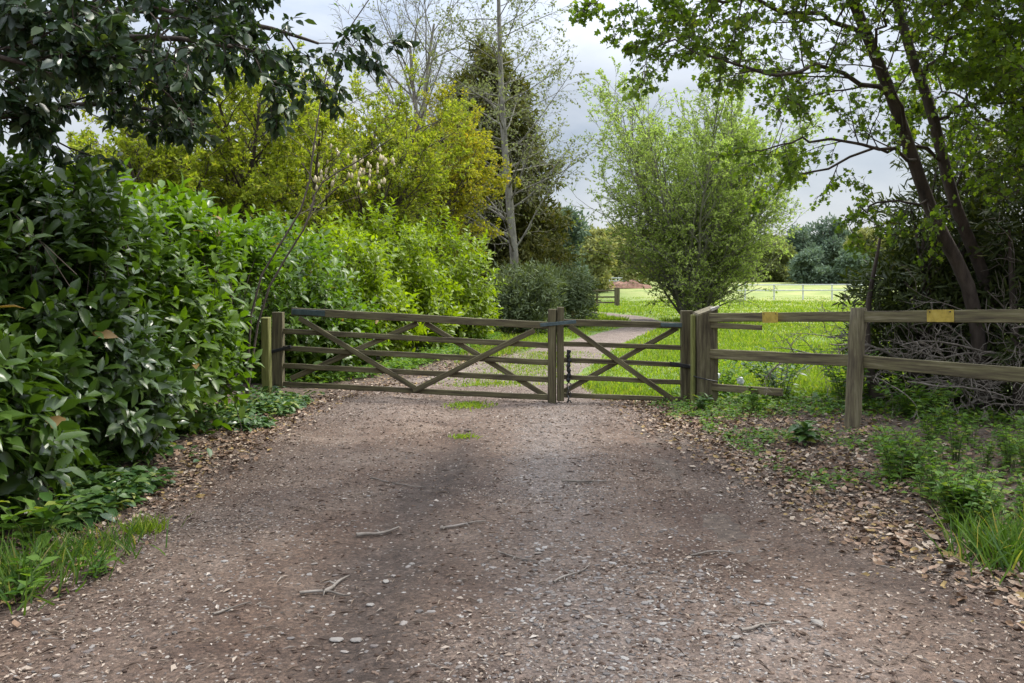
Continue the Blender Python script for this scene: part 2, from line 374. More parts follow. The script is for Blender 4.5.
    speck = ramp(sc.outputs[1], [(.10, .085, .075), (.24, .20, .17), (.34, .30, .26)], [.1, .5, .9])
    c = mix(both.outputs[0], c, speck.outputs[0])
    Lk(c, b.inputs['Base Color']); b.inputs['Roughness'].default_value = .9; b.inputs['Specular IOR Level'].default_value = .3
    b1 = N('ShaderNodeBump'); b1.inputs['Strength'].default_value = .9; b1.inputs['Distance'].default_value = .02
    Lk(noise(60, 8, .7).outputs['Fac'], b1.inputs['Height'])
    b2 = N('ShaderNodeBump'); b2.inputs['Strength'].default_value = .5; b2.inputs['Distance'].default_value = .006; b2.invert = True
    Lk(vo.outputs['Distance'], b2.inputs['Height']); Lk(b1.outputs[0], b2.inputs['Normal']); Lk(b2.outputs[0], b.inputs['Normal'])
    Lk(b.outputs[0], out.inputs[0])
    return m
M['crumbs'] = litter_mat('earth crumbs', [(.07, .045, .032), (.13, .09, .066), (.05, .033, .024), (.18, .135, .105), (.10, .07, .052)], .95)
M['stem'] = noise_mat('green plant stem', [(.04, .06, .015), (.09, .12, .03)], 8, 3)
M['ground'] = ground_material(); M['drive'] = drive_material()

# ------------------------------------------------------------------ ground, drive, track
def grid(name, xs, ys, zf, mat, attrs):
    X, Y = np.meshgrid(xs, ys); Z = zf(X, Y)
    V = np.stack([X, Y, Z], -1).reshape(-1, 3); nx = len(xs)
    i = (np.arange(len(ys) - 1)[:, None] * nx + np.arange(nx - 1)[None]).ravel()
    F = np.stack([i, i + 1, i + nx + 1, i + nx], -1)
    va = {k: f(X, Y).ravel() for k, f in attrs.items()}
    me = np_mesh(name, V, F.ravel(), np.full(len(F), 4), mat, vert_attr=va)
    return link(name, me)

TRACK = curve_pts([(-1.1, 11.0), (-.5, 14), (.5, 17.5), (2.1, 23), (3.9, 28.5), (5.2, 33), (5.5, 38), (3.9, 43), (.5, 48), (-4, 52)], 140)
TW = np.interp(np.linspace(0, 1, 140), [0, .1, .3, .5, 1], [2.3, 1.55, .95, .62, .5])
def track_d(x, y):
    x = np.asarray(x, float).ravel(); y = np.asarray(y, float).ravel()
    dm = np.full(len(x), 1e9)
    for (tx, ty), w in zip(TRACK, TW):
        dm = np.minimum(dm, np.hypot(x - tx, y - ty) - w)
    return dm

def grassmask(X, Y):
    g = sstep(11.2, 12.4, Y + .5 * vnoise(X, Y, 1.2, 9) + .35 * np.clip(X - 2.4, 0, 2))
    g = g * sstep(-1.5, -.9, X - np.interp(Y, [12, 16, 20, 25], [0, .7, 1.3, 1.8]))
    pale = sstep(45, 75, Y)
    return np.clip(g * (1 - .0 * pale), 0, 1)
xs = np.unique(np.concatenate([np.linspace(-300, -12, 16), np.linspace(-12, 14, 261), np.linspace(14, 300, 16)]))
ys = np.unique(np.concatenate([np.linspace(-40, -2, 10), np.linspace(-2, 20, 221), np.linspace(20, 60, 81), np.linspace(60, 420, 30)]))
tag(grid('ground', xs, ys, lambda X, Y: gz(X, Y) - .07 * (1 - sstep(1.3, 1.6, np.abs(X + .3))) * (1 - sstep(12, 13, Y)), M['ground'], {'grass': grassmask, 'dry': lambda X, Y: sstep(24, 50, Y + .4 * X + 4 * vnoise(X, Y, .2, 11)) * sstep(6, 12, X)}), kind='structure')

def drive_z(X, Y):
    base = np.interp(Y, *YZ)
    el = -2.62 + .16 * vnoise(Y, Y * 0, .7, 21) + .07 * vnoise(Y, Y * 0 + 3, 2.3, 22)
    er = np.interp(Y, [-4, 3.5, 4.1, 5.25, 7.3, 10.8, 13], [2.75, 2.6, 2.5, 2.2, 1.95, 1.65, 1.5]) + .12 * vnoise(Y, Y * 0 + 9, .9, 23) + .07 * vnoise(Y, Y * 0, 2.7, 24)
    e = np.minimum(X - el, er - X)
    z = base + .018 * sstep(-.05, .35, e) + .006 - .09 * sstep(.0, -.25, e)
    z += -.022 * np.exp(-((X + .72 - .05 * np.sin(Y)) / .2) ** 2) - .018 * np.exp(-((X - 1.35 - .06 * np.sin(Y * .7)) / .24) ** 2)
    z += .016 * vnoise(X, Y, 1.6, 30) + .009 * vnoise(X, Y, 5, 31) + .007 * vnoise(X, Y, 12, 32)
    z -= .10 * sstep(13.5, 14.6, Y)
    return z
def drive_grey(X, Y):
    g = .9 * np.exp(-((X - .42 - .1 * np.sin(Y * .8)) / .42) ** 2) * (.55 + .45 * vnoise(X, Y, .8, 41))
    g += .8 * np.exp(-(((X - 1.15) / .45) ** 2 + ((Y - 3.6) / .6) ** 2)) + .95 * np.exp(-(((X - .27) / .24) ** 2 + ((Y - 7.4) / 1.5) ** 2))
    g += .45 * sstep(8.5, 11.5, Y)
    g += .35 * np.clip(vnoise(X, Y, .9, 42), 0, 1) + .25 * np.exp(-((X + 1.7) / .35) ** 2)
    return np.clip(g * .8, 0, 1)
def drive_dark(X, Y):
    fade = 1 - sstep(6.2, 10.5, Y)
    d = 1.1 * np.exp(-((X + .70 - .08 * np.sin(Y * .9) - .02 * Y) / .29) ** 2) * (.8 + .2 * vnoise(X, Y, 2.1, 43)) * fade
    d += .75 * np.exp(-((X - np.interp(Y, [3.4, 5.2, 7, 9], [2.2, 1.85, 1.6, 1.45])) / .30) ** 2) * (.6 + .4 * vnoise(X, Y, 1.6, 44)) * fade
    d += .55 * np.exp(-((X + 2.35) / .3) ** 2) * (.6 + .4 * vnoise(X, Y, 1.2, 45))
    d += .3 * np.clip(vnoise(X, Y, 1.1, 46), 0, 1) * fade
    return np.clip(d * 1.1, 0, .95)
tag(grid('driveway', np.arange(-3.1, 3.1, .034), np.arange(-3.0, 14.7, .04), drive_z, M['drive'], {'grey': drive_grey, 'dark': drive_dark}), kind='structure')

# farm track as a ribbon beyond the gate
tt = nrm(np.gradient(TRACK, axis=0)); tn = np.stack([tt[:, 1], -tt[:, 0]], -1)
us = np.linspace(-1.25, 1.25, 15)
TV = TRACK[:, None, :] + tn[:, None, :] * (us[None, :, None] * TW[:, None, None] * (1 + .12 * vnoise(np.arange(140) * .4, np.arange(140) * 0, 1, 7))[:, None, None])
tz = gz(TV[..., 0], TV[..., 1]) + .022 - .07 * sstep(.8, 1.25, np.abs(us))[None] + .006 * vnoise(TV[..., 0], TV[..., 1], 3, 8) - .06 * (1 - sstep(13.2, 14.2, TV[..., 1]))
V = np.concatenate([TV, tz[..., None]], -1).reshape(-1, 3)
i = (np.arange(139)[:, None] * 15 + np.arange(14)[None]).ravel()
F = np.stack([i, i + 1, i + 16, i + 15], -1)[:, ::-1]
tag(link('track', np_mesh('track', V, F.ravel(), np.full(len(F), 4), M['drive'],
    vert_attr={'grey': np.full(len(V), .75), 'dark': np.zeros(len(V))})), kind='structure')

# ------------------------------------------------------------------ timber helpers
def beam(name, p0, p1, h, t, mat, parent, normal=(0, -1, 0), seed=0, taper=0, bev=.006, jit=.003):
    p0, p1 = Vector(p0), Vector(p1); L = (p1 - p0).length
    x = (p1 - p0).normalized(); y = Vector(normal); y = (y - x * y.dot(x)).normalized(); z = x.cross(y)
    g = random.Random(seed * 7919 + int(L * 1000)); bm = bmesh.new()
    n = max(2, int(L / .3)); rings = []
    for i in range(n + 1):
        f = i / n; s = 1 - taper * f; dy, dz = g.uniform(-jit, jit), g.uniform(-jit, jit)
        hh = h * s * (1 + g.uniform(-.03, .03)) / 2; th = t * s / 2
        rings.append([bm.verts.new((L * f, dy + a * th, dz + b * hh)) for a, b in ((-1, -1), (1, -1), (1, 1), (-1, 1))])
    for a, b in zip(rings, rings[1:]):
        for k in range(4): bm.faces.new((a[k], a[(k + 1) % 4], b[(k + 1) % 4], b[k]))
    bm.faces.new(rings[0][::-1]); bm.faces.new(rings[-1])
    bm.normal_update()
    ed = [e for e in bm.edges if len(e.link_faces) == 2 and e.calc_face_angle(0) > .6]
    bmesh.ops.bevel(bm, geom=ed, offset=bev, segments=1, affect='EDGES', clamp_overlap=True)
    bmesh.ops.recalc_face_normals(bm, faces=bm.faces)
    me = bpy.data.meshes.new(name); bm.to_mesh(me); bm.free(); me.shade_flat(); me.materials.append(mat)
    o = bpy.data.objects.new(name, me); COL.objects.link(o)
    mw = Matrix(((x[0], y[0], z[0], p0[0]), (x[1], y[1], z[1], p0[1]), (x[2], y[2], z[2], p0[2]), (0, 0, 0, 1)))
    if parent: o.parent = parent; mw = Matrix.Translation(-Vector(parent.location)) @ mw
    o.matrix_basis = mw
    return o

# ------------------------------------------------------------------ left gate (wide) and right gate (narrow)
def gate_frame(pa, pb):
    """vertical plane through two ground points; returns f(px,py,off)->world point on it and its front normal"""
    a, b = Vector((*pa, 0)), Vector((*pb, 0)); dx = (b - a).normalized(); n = Vector((dx.y, -dx.x, 0))
    def P(px, py, off=0.0):
        k = (px - CX) / FPX                     # x = k*y on the line of sight of that column
        t = (k * a.y - a.x) / (dx.x - k * dx.y)
        p = a + dx * t
        return Vector((p.x, p.y, CAMH - (py - HY) / FPX * p.y)) + n * off
    return P, n
GL, nL = gate_frame((-3.30, 12.3), (.55, 11.3))
GR, nR = gate_frame((.56, 11.3), (2.40, 11.45))

lg = thing('gate', 'wide five-bar timber gate with two crossed braces, filling the left of the drive', 'gate', (-3.1, 12.25, 0))
W = M['wood']
beam('top_rail', GL(292, 311.5), GL(549, 325.5), .115, .06, W, lg, nL, 1, .2)
for k, (ya, yb) in enumerate(((331, 345.5), (348, 362.5), (365.5, 379.5), (384, 397.5))):
    beam('rail', GL(283, ya), GL(549, yb), .075, .026, W, lg, nL, 2 + k)
beam('brace', GL(300, 318, .028), GL(416, 388, .028), .075, .022, W, lg, nL, 7)
beam('brace', GL(417, 323, -.028), GL(290, 379, -.028), .075, .022, W, lg, nL, 8)
beam('brace', GL(424, 323, -.028), GL(547, 397, -.028), .075, .022, W, lg, nL, 9)
beam('brace', GL(414, 391, .028), GL(535, 330, .028), .075, .022, W, lg, nL, 10)
beam('hinge_stile', GL(278.5, 388), GL(278.5, 312), .16, .085, W, lg, nL, 11)
beam('meeting_stile', GL(552, 406.5), GL(552.4, 309), .105, .078, W, lg, nL, 12)
beam('hinge_strap', GL(293, 311.5, .036), GL(326, 313.5, .036), .075, .008, M['steel'], lg, nL, 13, 0, .002, 0)
hg = beam('hinge', GL(268, 353, .05), GL(292, 346.5, .03), .045, .02, M['black_metal'], lg, nL, 14, 0, .004, 0)
beam('latch_strap', GL(541, 325, .05), GL(577, 321.5, .06), .045, .008, M['steel'], lg, nL, 15, 0, .002, 0)

rg = thing('gate', 'narrow five-bar timber gate with one crossed brace beside the chunky post', 'gate', (2.3, 11.45, 0))
beam('top_rail', GR(558, 322.3), GR(690, 325.5), .085, .06, W, rg, nR, 21)
for k, (ya, yb) in enumerate(((343.8, 347.7), (360, 364.8), (376.7, 382.5), (395, 399.5))):
    beam('rail', GR(562, ya), GR(684, yb), .066, .026, W, rg, nR, 22 + k)
beam('brace', GR(569, 326, .028), GR(676, 402, .028), .07, .022, W, rg, nR, 27)
beam('brace', GR(678, 328, -.028), GR(562, 393, -.028), .07, .022, W, rg, nR, 28)
beam('meeting_stile', GR(560.3, 401), GR(560.3, 307), .088, .075, W, rg, nR, 29)
beam('hinge_stile', GR(686.5, 404), GR(686.5, 310.5), .15, .085, W, rg, nR, 30)
beam('hinge_strap', GR(660, 324.6, .036), GR(692, 325.4, .036), .05, .008, M['steel'], rg, nR, 31, 0, .002, 0)
beam('hinge', GR(669, 363, .04), GR(692, 367, .06), .05, .022, M['black_metal'], rg, nR, 32, 0, .004, 0)

# hanging chain with a black sleeve
p = GR(568.2, 352, .045)
ch = thing('gate_chain', 'black sleeved chain with bare links hanging from the narrow gate', 'chain', p)
Tb = Tubes(); zs = np.linspace(.03, -.40, 26)
Tb.add(np.stack([.006 * np.sin(zs * 40), -.004 * np.cos(zs * 33), zs], -1), .026 + .006 * np.sin(np.arange(26) * 1.7) - .012 * (np.arange(26) > 24), 8)
link('sleeve', Tb.mesh('sleeve', M['black_metal']), ch, (0, 0, 0))
for k in range(6):
    a = np.linspace(0, 2 * math.pi, 17); tb = Tubes()
    pl = np.stack([.026 * np.cos(a), 0 * a, .040 * np.sin(a)], -1)
    if k % 2: pl = pl[:, [1, 0, 2]]
    tb.add(pl, .008, 6); o = link('link', tb.mesh('link', M['chain']), ch, (.004 * (-1) ** k, 0, -.44 - .058 * k))

# ------------------------------------------------------------------ gate posts
lp = thing('gate_post', 'green algae covered gate post half hidden in the laurel', 'post', (wx(267, 12.0), 12.0, .1))
beam('shaft', (lp.location.x, 12.0, .0), (lp.location.x - .01, 11.98, 1.14), .11, .14, M['wood_green'], lp, (0, -1, 0), 41, 0, .012)
gx, gy = wx(706.5, 11.15), 11.22
rp_ = thing('gate_post', 'chunky brown timber post with a split pale top at the hinge of the narrow gate', 'post', (gx, gy, 0))
bm = bmesh.new()
prof = [(-.135, -.11), (.135, -.11), (.135, .12), (-.135, .12)]
lev = [(-.1, 0), (.3, .0), (.6, .004), (.9, -.003), (1.2, 0)]
rings = []
for zz, j in lev:
    rings.append([bm.verts.new((x + j, y - j, zz if zz < 1.1 else 1.262 + .33 * x + .12 * y)) for x, y in prof])
for a, b in zip(rings, rings[1:]):
    for k in range(4): bm.faces.new((a[k], a[(k + 1) % 4], b[(k + 1) % 4], b[k]))
bm.faces.new(rings[-1])
bmesh.ops.bevel(bm, geom=[e for e in bm.edges if e.calc_length() > .1], offset=.012, segments=2, affect='EDGES')
me = bpy.data.meshes.new('shaft'); bm.to_mesh(me); bm.free(); me.materials.append(M['wood_post']); me.shade_flat()
o = bpy.data.objects.new('shaft', me); COL.objects.link(o); o.parent = rp_; o.rotation_euler = (0, 0, R(8))
beam('slamming_strip', (gx - .175, gy - .04, -.05), (gx - .165, gy - .02, 1.20), .05, .10, M['wood_green'], rp_, (0, -1, 0), 43, 0, .006)
beam('split_top', (gx + .05, gy - .09, 1.265), (gx + .155, gy - .10, 1.315), .05, .06, M['cut_wood'], rp_, (0, -1, 0), 44, .3, .008, .006)
cab = Tubes(); a = np.linspace(-2.6, .6, 14)
cab.add(np.stack([gx + .01 + .20 * np.sin(a), gy - .19 * np.cos(a), .36 - .05 * np.sin(a * .8) + 0 * a], -1), .008, 6)
link('cable', cab.mesh('cable', M['black_metal']), rp_)

# ------------------------------------------------------------------ post and rail fence on the right
A = Vector((gx + .06, gy - .06, 0)); B = Vector((wx(854.5, 9.0), 9.0, 0)); D = B + (B - A).normalized() * 2.35
fn = Vector(((B - A).y, -(B - A).x, 0)).normalized(); fn = fn if fn.y < 0 else -fn
fe = thing('fence', 'post and rail fence of weathered timber running forward to the right', 'fence', (B.x, B.y, 0))
WR = M['wood_rail']
def postround(name, base, top, r, mat, parent, seed):
    tb = Tubes(); g = rng_(seed); n = 9
    f = np.linspace(0, 1, n)[:, None]; pts = np.array(base) * (1 - f) + np.array(top) * f + np.column_stack([g.normal(0, .004, (n, 2)), np.zeros(n)])
    rad = np.full(n, r) * g.uniform(.96, 1.04, n); pts = np.vstack([pts, pts[-1] + [0, 0, .006], pts[-1] + [0, 0, .009]]); rad = np.concatenate([rad, [r * .75, .002]])
    tb.add(pts, rad, 14); return link(name, tb.mesh(name, mat), parent)
postround('post', (B.x - .035, B.y, -.1), (B.x + .055, B.y + .03, 1.335), .083, M['wood_post'], fe, 5)
postround('post', (D.x, D.y, -.1), (D.x, D.y, 1.42), .085, M['wood_post'], fe, 6)
off = fn * -.07
def rail(z0, z1, z2, h, seed, end=None):
    a_ = Vector((A.x, A.y, z0)); b_ = Vector((B.x, B.y, z1)); d_ = Vector((D.x, D.y, z2))
    beam('rail', a_ + fn * .03, b_ + off, h, .045, WR, fe, fn, seed)
    beam('rail', b_ + off, d_ + off, h * 1.05, .045, WR, fe, fn, seed + 50)
rail(1.166, 1.245, 1.325, .112, 61)
rail(.690, .775, .80, .125, 63)
bl = A.lerp(B, .55)
beam('rail', (A.x, A.y, .255), (bl.x, bl.y, .33), .09, .04, WR, fe, fn, 65)
b2 = A.lerp(B, .40)
beam('broken_board', Vector((A.x, A.y, 1.065)) + fn * .02, Vector((b2.x, b2.y, 1.07)) + fn * -.01, .075, .03, WR, fe, fn, 66, .2)
# yellow plates fixed on the top rail
def fence_point(px, z):
    k = (px - CX) / FPX; d = (D - A).normalized(); t = (k * A.y - A.x) / (d.x - k * d.y); q = A + d * t
    return Vector((q.x, q.y, z))
for (pa, pb, ya, yb, lab) in ((766.5, 782, 312, 322.5, 'small faded yellow plate on the top rail near the chunky post'),
                              (924, 951, 309.8, 322, 'larger faded yellow plate on the top rail beyond the leaning round post')):
    qa = fence_point(pa, 0); qb = fence_point(pb, 0); za = wz((ya + yb) / 2, qa.y); zb = wz((ya + yb) / 2, qb.y)
    lift = fn * (.085 if pa < 800 else .0) ; hh = (yb - ya) * qa.y / FPX
    root = thing('sign', lab, 'sign', (qa.x, qa.y, za), 'yellow plates on the fence')
    f0 = fn * (.062 if pa < 800 else -.040)
    beam('plate', Vector((qa.x, qa.y, za)) + f0, Vector((qb.x, qb.y, zb)) + f0, hh, .004, M['yellow'], root, fn, 71, 0, .001, 0)
    for s in (.12, .88):
        q = Vector((qa.x, qa.y, za)).lerp(Vector((qb.x, qb.y, zb)), s) + Vector((0, 0, hh * .33))
        beam('nail', q + f0, q + f0 + fn * .012, .012, .012, M['black_metal'], root, (0, 0, 1), 72, 0, .003, 0)

# ------------------------------------------------------------------ laurel bushes
def laurel(name, label, lobes, n, mat, seed, size=.135, stems=7, group='cherry laurel bushes along the left of the drive'):
    g = rng_(seed); L0 = np.array(lobes); c = L0[:, :3].mean(0)
    base = np.array([c[0] - .2, c[1], float(gz(c[0] - .2, c[1]))])
    t = thing(name, label, 'bush', tuple(base), group)
    pos, u = lobe_points(lobes, n, g, .5)
    pos = pos[pos[:, 2] > gz(pos[:, 0], pos[:, 1]) + .04]; m = len(pos)
    u = nrm(pos - (L0[:, :3].mean(0) - np.array([0, 0, .5])))
    sd = nrm(u * .75 + np.array([0, 0, .55]) + g.normal(0, .35, (m, 3)))
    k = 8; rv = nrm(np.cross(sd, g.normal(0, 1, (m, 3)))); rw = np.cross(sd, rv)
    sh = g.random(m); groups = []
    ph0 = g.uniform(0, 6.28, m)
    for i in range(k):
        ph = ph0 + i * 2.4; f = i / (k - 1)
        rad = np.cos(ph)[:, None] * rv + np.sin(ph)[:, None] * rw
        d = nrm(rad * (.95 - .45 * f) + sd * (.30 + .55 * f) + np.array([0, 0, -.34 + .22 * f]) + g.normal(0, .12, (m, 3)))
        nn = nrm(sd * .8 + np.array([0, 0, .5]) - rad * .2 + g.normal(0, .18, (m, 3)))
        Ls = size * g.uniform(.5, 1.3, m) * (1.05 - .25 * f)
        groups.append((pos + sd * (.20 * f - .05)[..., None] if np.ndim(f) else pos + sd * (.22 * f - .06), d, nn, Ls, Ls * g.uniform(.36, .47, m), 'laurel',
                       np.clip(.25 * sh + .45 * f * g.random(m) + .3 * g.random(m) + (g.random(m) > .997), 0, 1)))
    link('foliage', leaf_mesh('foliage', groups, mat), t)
    T = Tubes()
    for i in range(stems):
        l = L0[i % len(L0)]; e = l[:3] + g.normal(0, .3, 3) * l[3:6] + np.array([0, 0, l[5] * .4])
        b = base + np.array([g.normal(0, .25), g.normal(0, .35), -.05]); mid = (b + e) / 2 + g.normal(0, .15, 3)
        T.add(curve_pts([b, mid, e], 10), np.linspace(.03, .008, 10), 6)
    sub = g.choice(m, min(m, 500), replace=False)
    for s in sub:
        T.add(np.array([pos[s] - sd[s] * .45 + np.array([0, 0, -.08]), pos[s] - sd[s] * .2, pos[s] + sd[s] * .15]), np.array([.004, .003, .002]), 4)
    link('stems', T.mesh('stems', M['bark']), t)
    return t
LB = [
 ('big dark laurel bush filling the near left corner of the photo', [(-4.3, 4.6, 1.35, 1.15, 1.3, 1.25), (-3.75, 5.3, .7, .85, 1.0, .75)], 1500, 'laurel_shaded', .19),
 ('dark glossy laurel bush second from the camera on the left', [(-4.2, 6.5, 1.35, 1.15, 1.3, 1.2), (-3.55, 7.0, .75, .75, 1.0, .7), (-4.0, 7.2, 1.85, .8, .9, .7)], 1700, 'laurel_shaded', .175),
 ('tall laurel bush with upright fresh shoots in the middle of the hedge before the gate', [(-4.1, 8.6, 1.3, 1.2, 1.3, 1.2), (-3.65, 8.9, .8, .75, .9, .75), (-3.9, 9.4, 1.85, .8, .9, .65)], 1700, 'laurel', .17),
 ('laurel bush pressing against the algae covered gate post', [(-4.7, 10.7, 1.3, 1.1, 1.2, 1.2), (-4.1, 10.5, .9, .5, .75, .7), (-4.3, 10.9, 1.95, .95, .8, .6), (-3.8, 11.35, 1.9, .6, .6, .5)], 1600, 'laurel', .165),
 ('bright laurel bush directly behind the wide gate', [(-4.2, 14.0, 1.25, 1.5, 1.4, 1.3), (-3.5, 14.7, .8, 1.1, 1.2, .7)], 1700, 'laurel', .165),
 ('yellow-green laurel bush second behind the wide gate', [(-3.8, 16.7, 1.35, 1.5, 1.5, 1.4), (-2.9, 17.2, .9, 1.0, 1.3, .8)], 1700, 'laurel_sunlit', .17),
 ('sunlit laurel bush third behind the wide gate', [(-3.2, 19.6, 1.7, 1.5, 1.5, 1.6), (-2.3, 20.2, 1.0, 1.0, 1.3, .9)], 1600, 'laurel_sunlit', .17),
 ('farthest bright laurel bush with a rounded end beside the grey juniper', [(-2.3, 22.6, 1.7, 1.75, 1.7, 1.7), (-1.5, 23.2, 1.0, 1.05, 1.2, .95)], 1600, 'laurel_sunlit', .17),
]
for k, (lab, lobes, n, mt, sz) in enumerate(LB): laurel('laurel_bush', lab, lobes, n, M[mt], 100 + k, sz)

# ------------------------------------------------------------------ trees
def tree(name, label, cat, base, P, r, L, lean, bark, leafmat, per, size, asp, tpl, seed, group=None, stems=1, spread=.2, droop=.3, extra=None):
    g = rng_(seed); t = thing(name, label, cat, base, group); T = Tubes(); tips = []
    for s in range(stems):
        a = g.uniform(0, 6.28) if stems > 1 else 0
        d = np.array([lean[0] + spread * math.cos(a) * (stems > 1) * g.uniform(.3, 1.1), lean[1] + spread * math.sin(a) * (stems > 1) * g.uniform(.3, 1.1), 1.])
        grow(T, tips, np.array(base) + np.array([.18 * math.cos(a), .18 * math.sin(a), -.1]) * (1 if stems > 1 else .01) + np.array([0, 0, -.05]), d, L * (g.uniform(.7, 1.05) if stems > 1 else 1), r, 0, P, g)
    link('trunk', T.mesh('trunk', bark), t)
    if per:
        gr = [twig_leaves(tips, per, size, asp, tpl, g, droop)]
        link('crown', leaf_mesh('crown', gr, leafmat), t)
    if extra: extra(t, tips, g)
    return t

# big pale green multi-stemmed bush in the field
tree('hazel_tree', 'pale green many-stemmed round tree standing alone in the field', 'tree', (wx(692, 34), 34, .15),
     dict(seg=(9, 6, 4, 3), wob=(.06, .09, .14, .15), trop=(.045, .045, .02, -.02), kids=(16, 7, 4), start=(.03, .12, .2), ang=(40, 36, 40), ratio=(.36, .45, .5), max=3, leaf_from=2, rr=.5, end=.25, rmin=.008),
     .075, 9.6, (.02, 0), M['bark_grey'], M['hazel'], 7.0, .10, .6, 'leaf4', 201, None, 34, .50, .1)
# tall slender alder behind the hedge
tree('alder_tree', 'tall slender sparse tree with a straight grey trunk behind the hedge', 'tree', (wx(516, 32), 32, .15),
     dict(seg=(12, 8, 5, 4), wob=(.02, .07, .12, .15), trop=(.01, .02, .0, -.02), kids=(60, 11, 5), start=(.16, .1, .15), ang=(64, 42, 42), ratio=(.27, .40, .5), max=3, leaf_from=2, rr=.27, end=.2, rmin=.006),
     .19, 16.0, (.012, 0), M['bark_grey'], M['alder'], 3.0, .115, .65, 'diamond', 211, None)
# bare tree behind
tree('bare_tree', 'bare pale tree with forked trunk rising above the yellow shrub', 'tree', (wx(392, 44), 44, .35),
     dict(seg=(9, 8, 6, 4), wob=(.05, .1, .14, .15), trop=(.04, .03, .0, 0), kids=(14, 8, 5), start=(.45, .2, .2), ang=(38, 42, 42), ratio=(.5, .45, .5), max=3, leaf_from=3, rr=.5, end=.25, rmin=.012),
     .24, 17, (.08, 0), M['bark_grey'], M['alder'], 1.2, .12, .6, 'diamond', 223, None, 2, .12)
# yellow-green deciduous shrub tree
YP = dict(seg=(8, 6, 4, 3), wob=(.08, .11, .15, .15), trop=(.02, .03, .01, 0), kids=(14, 8, 4), start=(.36, .2, .2), ang=(45, 42, 42), ratio=(.40, .45, .5), max=3, leaf_from=2, rr=.5, end=.25, rmin=.006)
def pods(t, tips, g):
    T = Tubes(); h = .09
    T.add(np.array([[0, 0, h], [.006, 0, h * .6], [0, 0, 0], [0, 0, -h * .3]]), np.array([.004, .026, .034, .006]), 6)
    me = T.mesh('seed_head', M['pod'])
    for i in range(60):
        o = link('seed_head', me, t); o.location = Vector((wx(g.uniform(305, 395), 17.8), 17.8 + g.normal(0, .3), wz(g.uniform(148, 190), 17.8))) - t.location
        q = g.uniform(.6, 1.4); o.scale = (q, q, q)
tree('yellow_tree', 'bushy yellow-green tree with pale seed heads behind the laurel hedge', 'tree', (wx(315, 21), 21, .03), YP, .10, 7.2, (-.02, -.03), M['bark'], M['yellowgreen'], 10, .10, .5, 'leaf4', 231, None, 13, .55, .15, pods)
tree('golden_tree', 'golden-orange leaved tree rising at the right of the yellow-green one', 'tree', (wx(378, 26.5), 26.5, .07), YP, .10, 7.6, (.03, 0), M['bark'], M['orange'], 8.5, .11, .5, 'leaf4', 233, None, 10, .42, .15)
tree('yellow_tree', 'loose yellow-green tree behind the overhanging dark branches at the left', 'tree', (wx(190, 19), 19, .03), YP, .10, 6.0, (0, 0), M['bark'], M['yellowgreen'], 8, .10, .5, 'leaf4', 235, None, 11, .5, .15)

def conifer(name, label, base, H, lobes, n, mat, seed, size=.22, asp=.22, cat='tree', group=None, trunk_r=.18, tpl='strip', bark=None, droop=.35, trunks=1):
    g = rng_(seed); t = thing(name, label, cat, base, group)
    pos, u = lobe_points(lobes, n, g, .35)
    gzv = gz(pos[:, 0], pos[:, 1]); pos, u = pos[pos[:, 2] > gzv + .03], u[pos[:, 2] > gzv + .03]; m = len(pos)
    k = 4; groups = []
    sd = nrm(u * .7 + np.array([0, 0, .15]) + g.normal(0, .4, (m, 3))); sh = g.random(m)
    for i in range(k):
        d = nrm(sd + g.normal(0, .45, (m, 3)) + np.array([0, 0, -droop]))
        Ls = size * g.uniform(.6, 1.3, m)
        groups.append((pos + g.normal(0, size * .35, (m, 3)), d, nrm(u * .5 + np.array([0, 0, .5]) + g.normal(0, .5, (m, 3))), Ls, Ls * asp, tpl, np.clip(.5 * sh + .5 * g.random(m), 0, 1)))
    link('crown', leaf_mesh('crown', groups, mat), t)
    T = Tubes(); b = np.array(base)
    for q in range(trunks):
        b0 = b + np.array([g.normal(0, .2), g.normal(0, .2), -.1]) * (trunks > 1)
        T.add(curve_pts([b0 + [0, 0, -.1], b0 + [g.normal(0, .1), 0, H * .4], b0 + [g.normal(0, .15), 0, H * .85]], 10), np.linspace(trunk_r, trunk_r * .2, 10), 8)
    for l in lobes:
        for q in range(5):
            e = np.array(l[:3]) + nrm(g.normal(0, 1, 3)) * np.array(l[3:6]) * .8
            s = b + np.array([0, 0, max(.3, (e[2] - b[2]) * g.uniform(.35, .8))])
            T.add(curve_pts([s, (s + e) / 2 + [0, 0, .1], e], 6), np.linspace(trunk_r * .3, .01, 6), 5)
    link('trunk', T.mesh('trunk', bark or M['bark']), t)
    return t
cb = (wx(488, 37), 37, .2)
g = rng_(5)
lob = []
for i in range(26):
    f = i / 25; h = .8 + f * 10.9; rad = 2.75 * (1 - f) ** .6 + .6; a = i * 2.4
    lob.append((cb[0] + rad * .7 * math.cos(a), cb[1] + rad * .7 * math.sin(a), h, rad * .62, rad * .62, .75 + .4 * (1 - f)))
conifer('cypress_tree', 'tall olive brown cypress rising behind the golden tree', cb, 11.5, lob, 15000, M['cypress'], 301, .30, .26)
cb2 = (wx(540, 40), 40, .25)
lob = [(cb2[0] + 1.1 * math.cos(i * 2.2) * (1 - i / 14), cb2[1] + 1.1 * math.sin(i * 2.2), .8 + i * .33, 1.0 - i * .04, 1.0, .7) for i in range(12)]
conifer('cypress_tree', 'low golden brown cypress at the foot of the slender tree', cb2, 4.6, lob, 4200, M['cypress_gold'], 303, .26, .28)
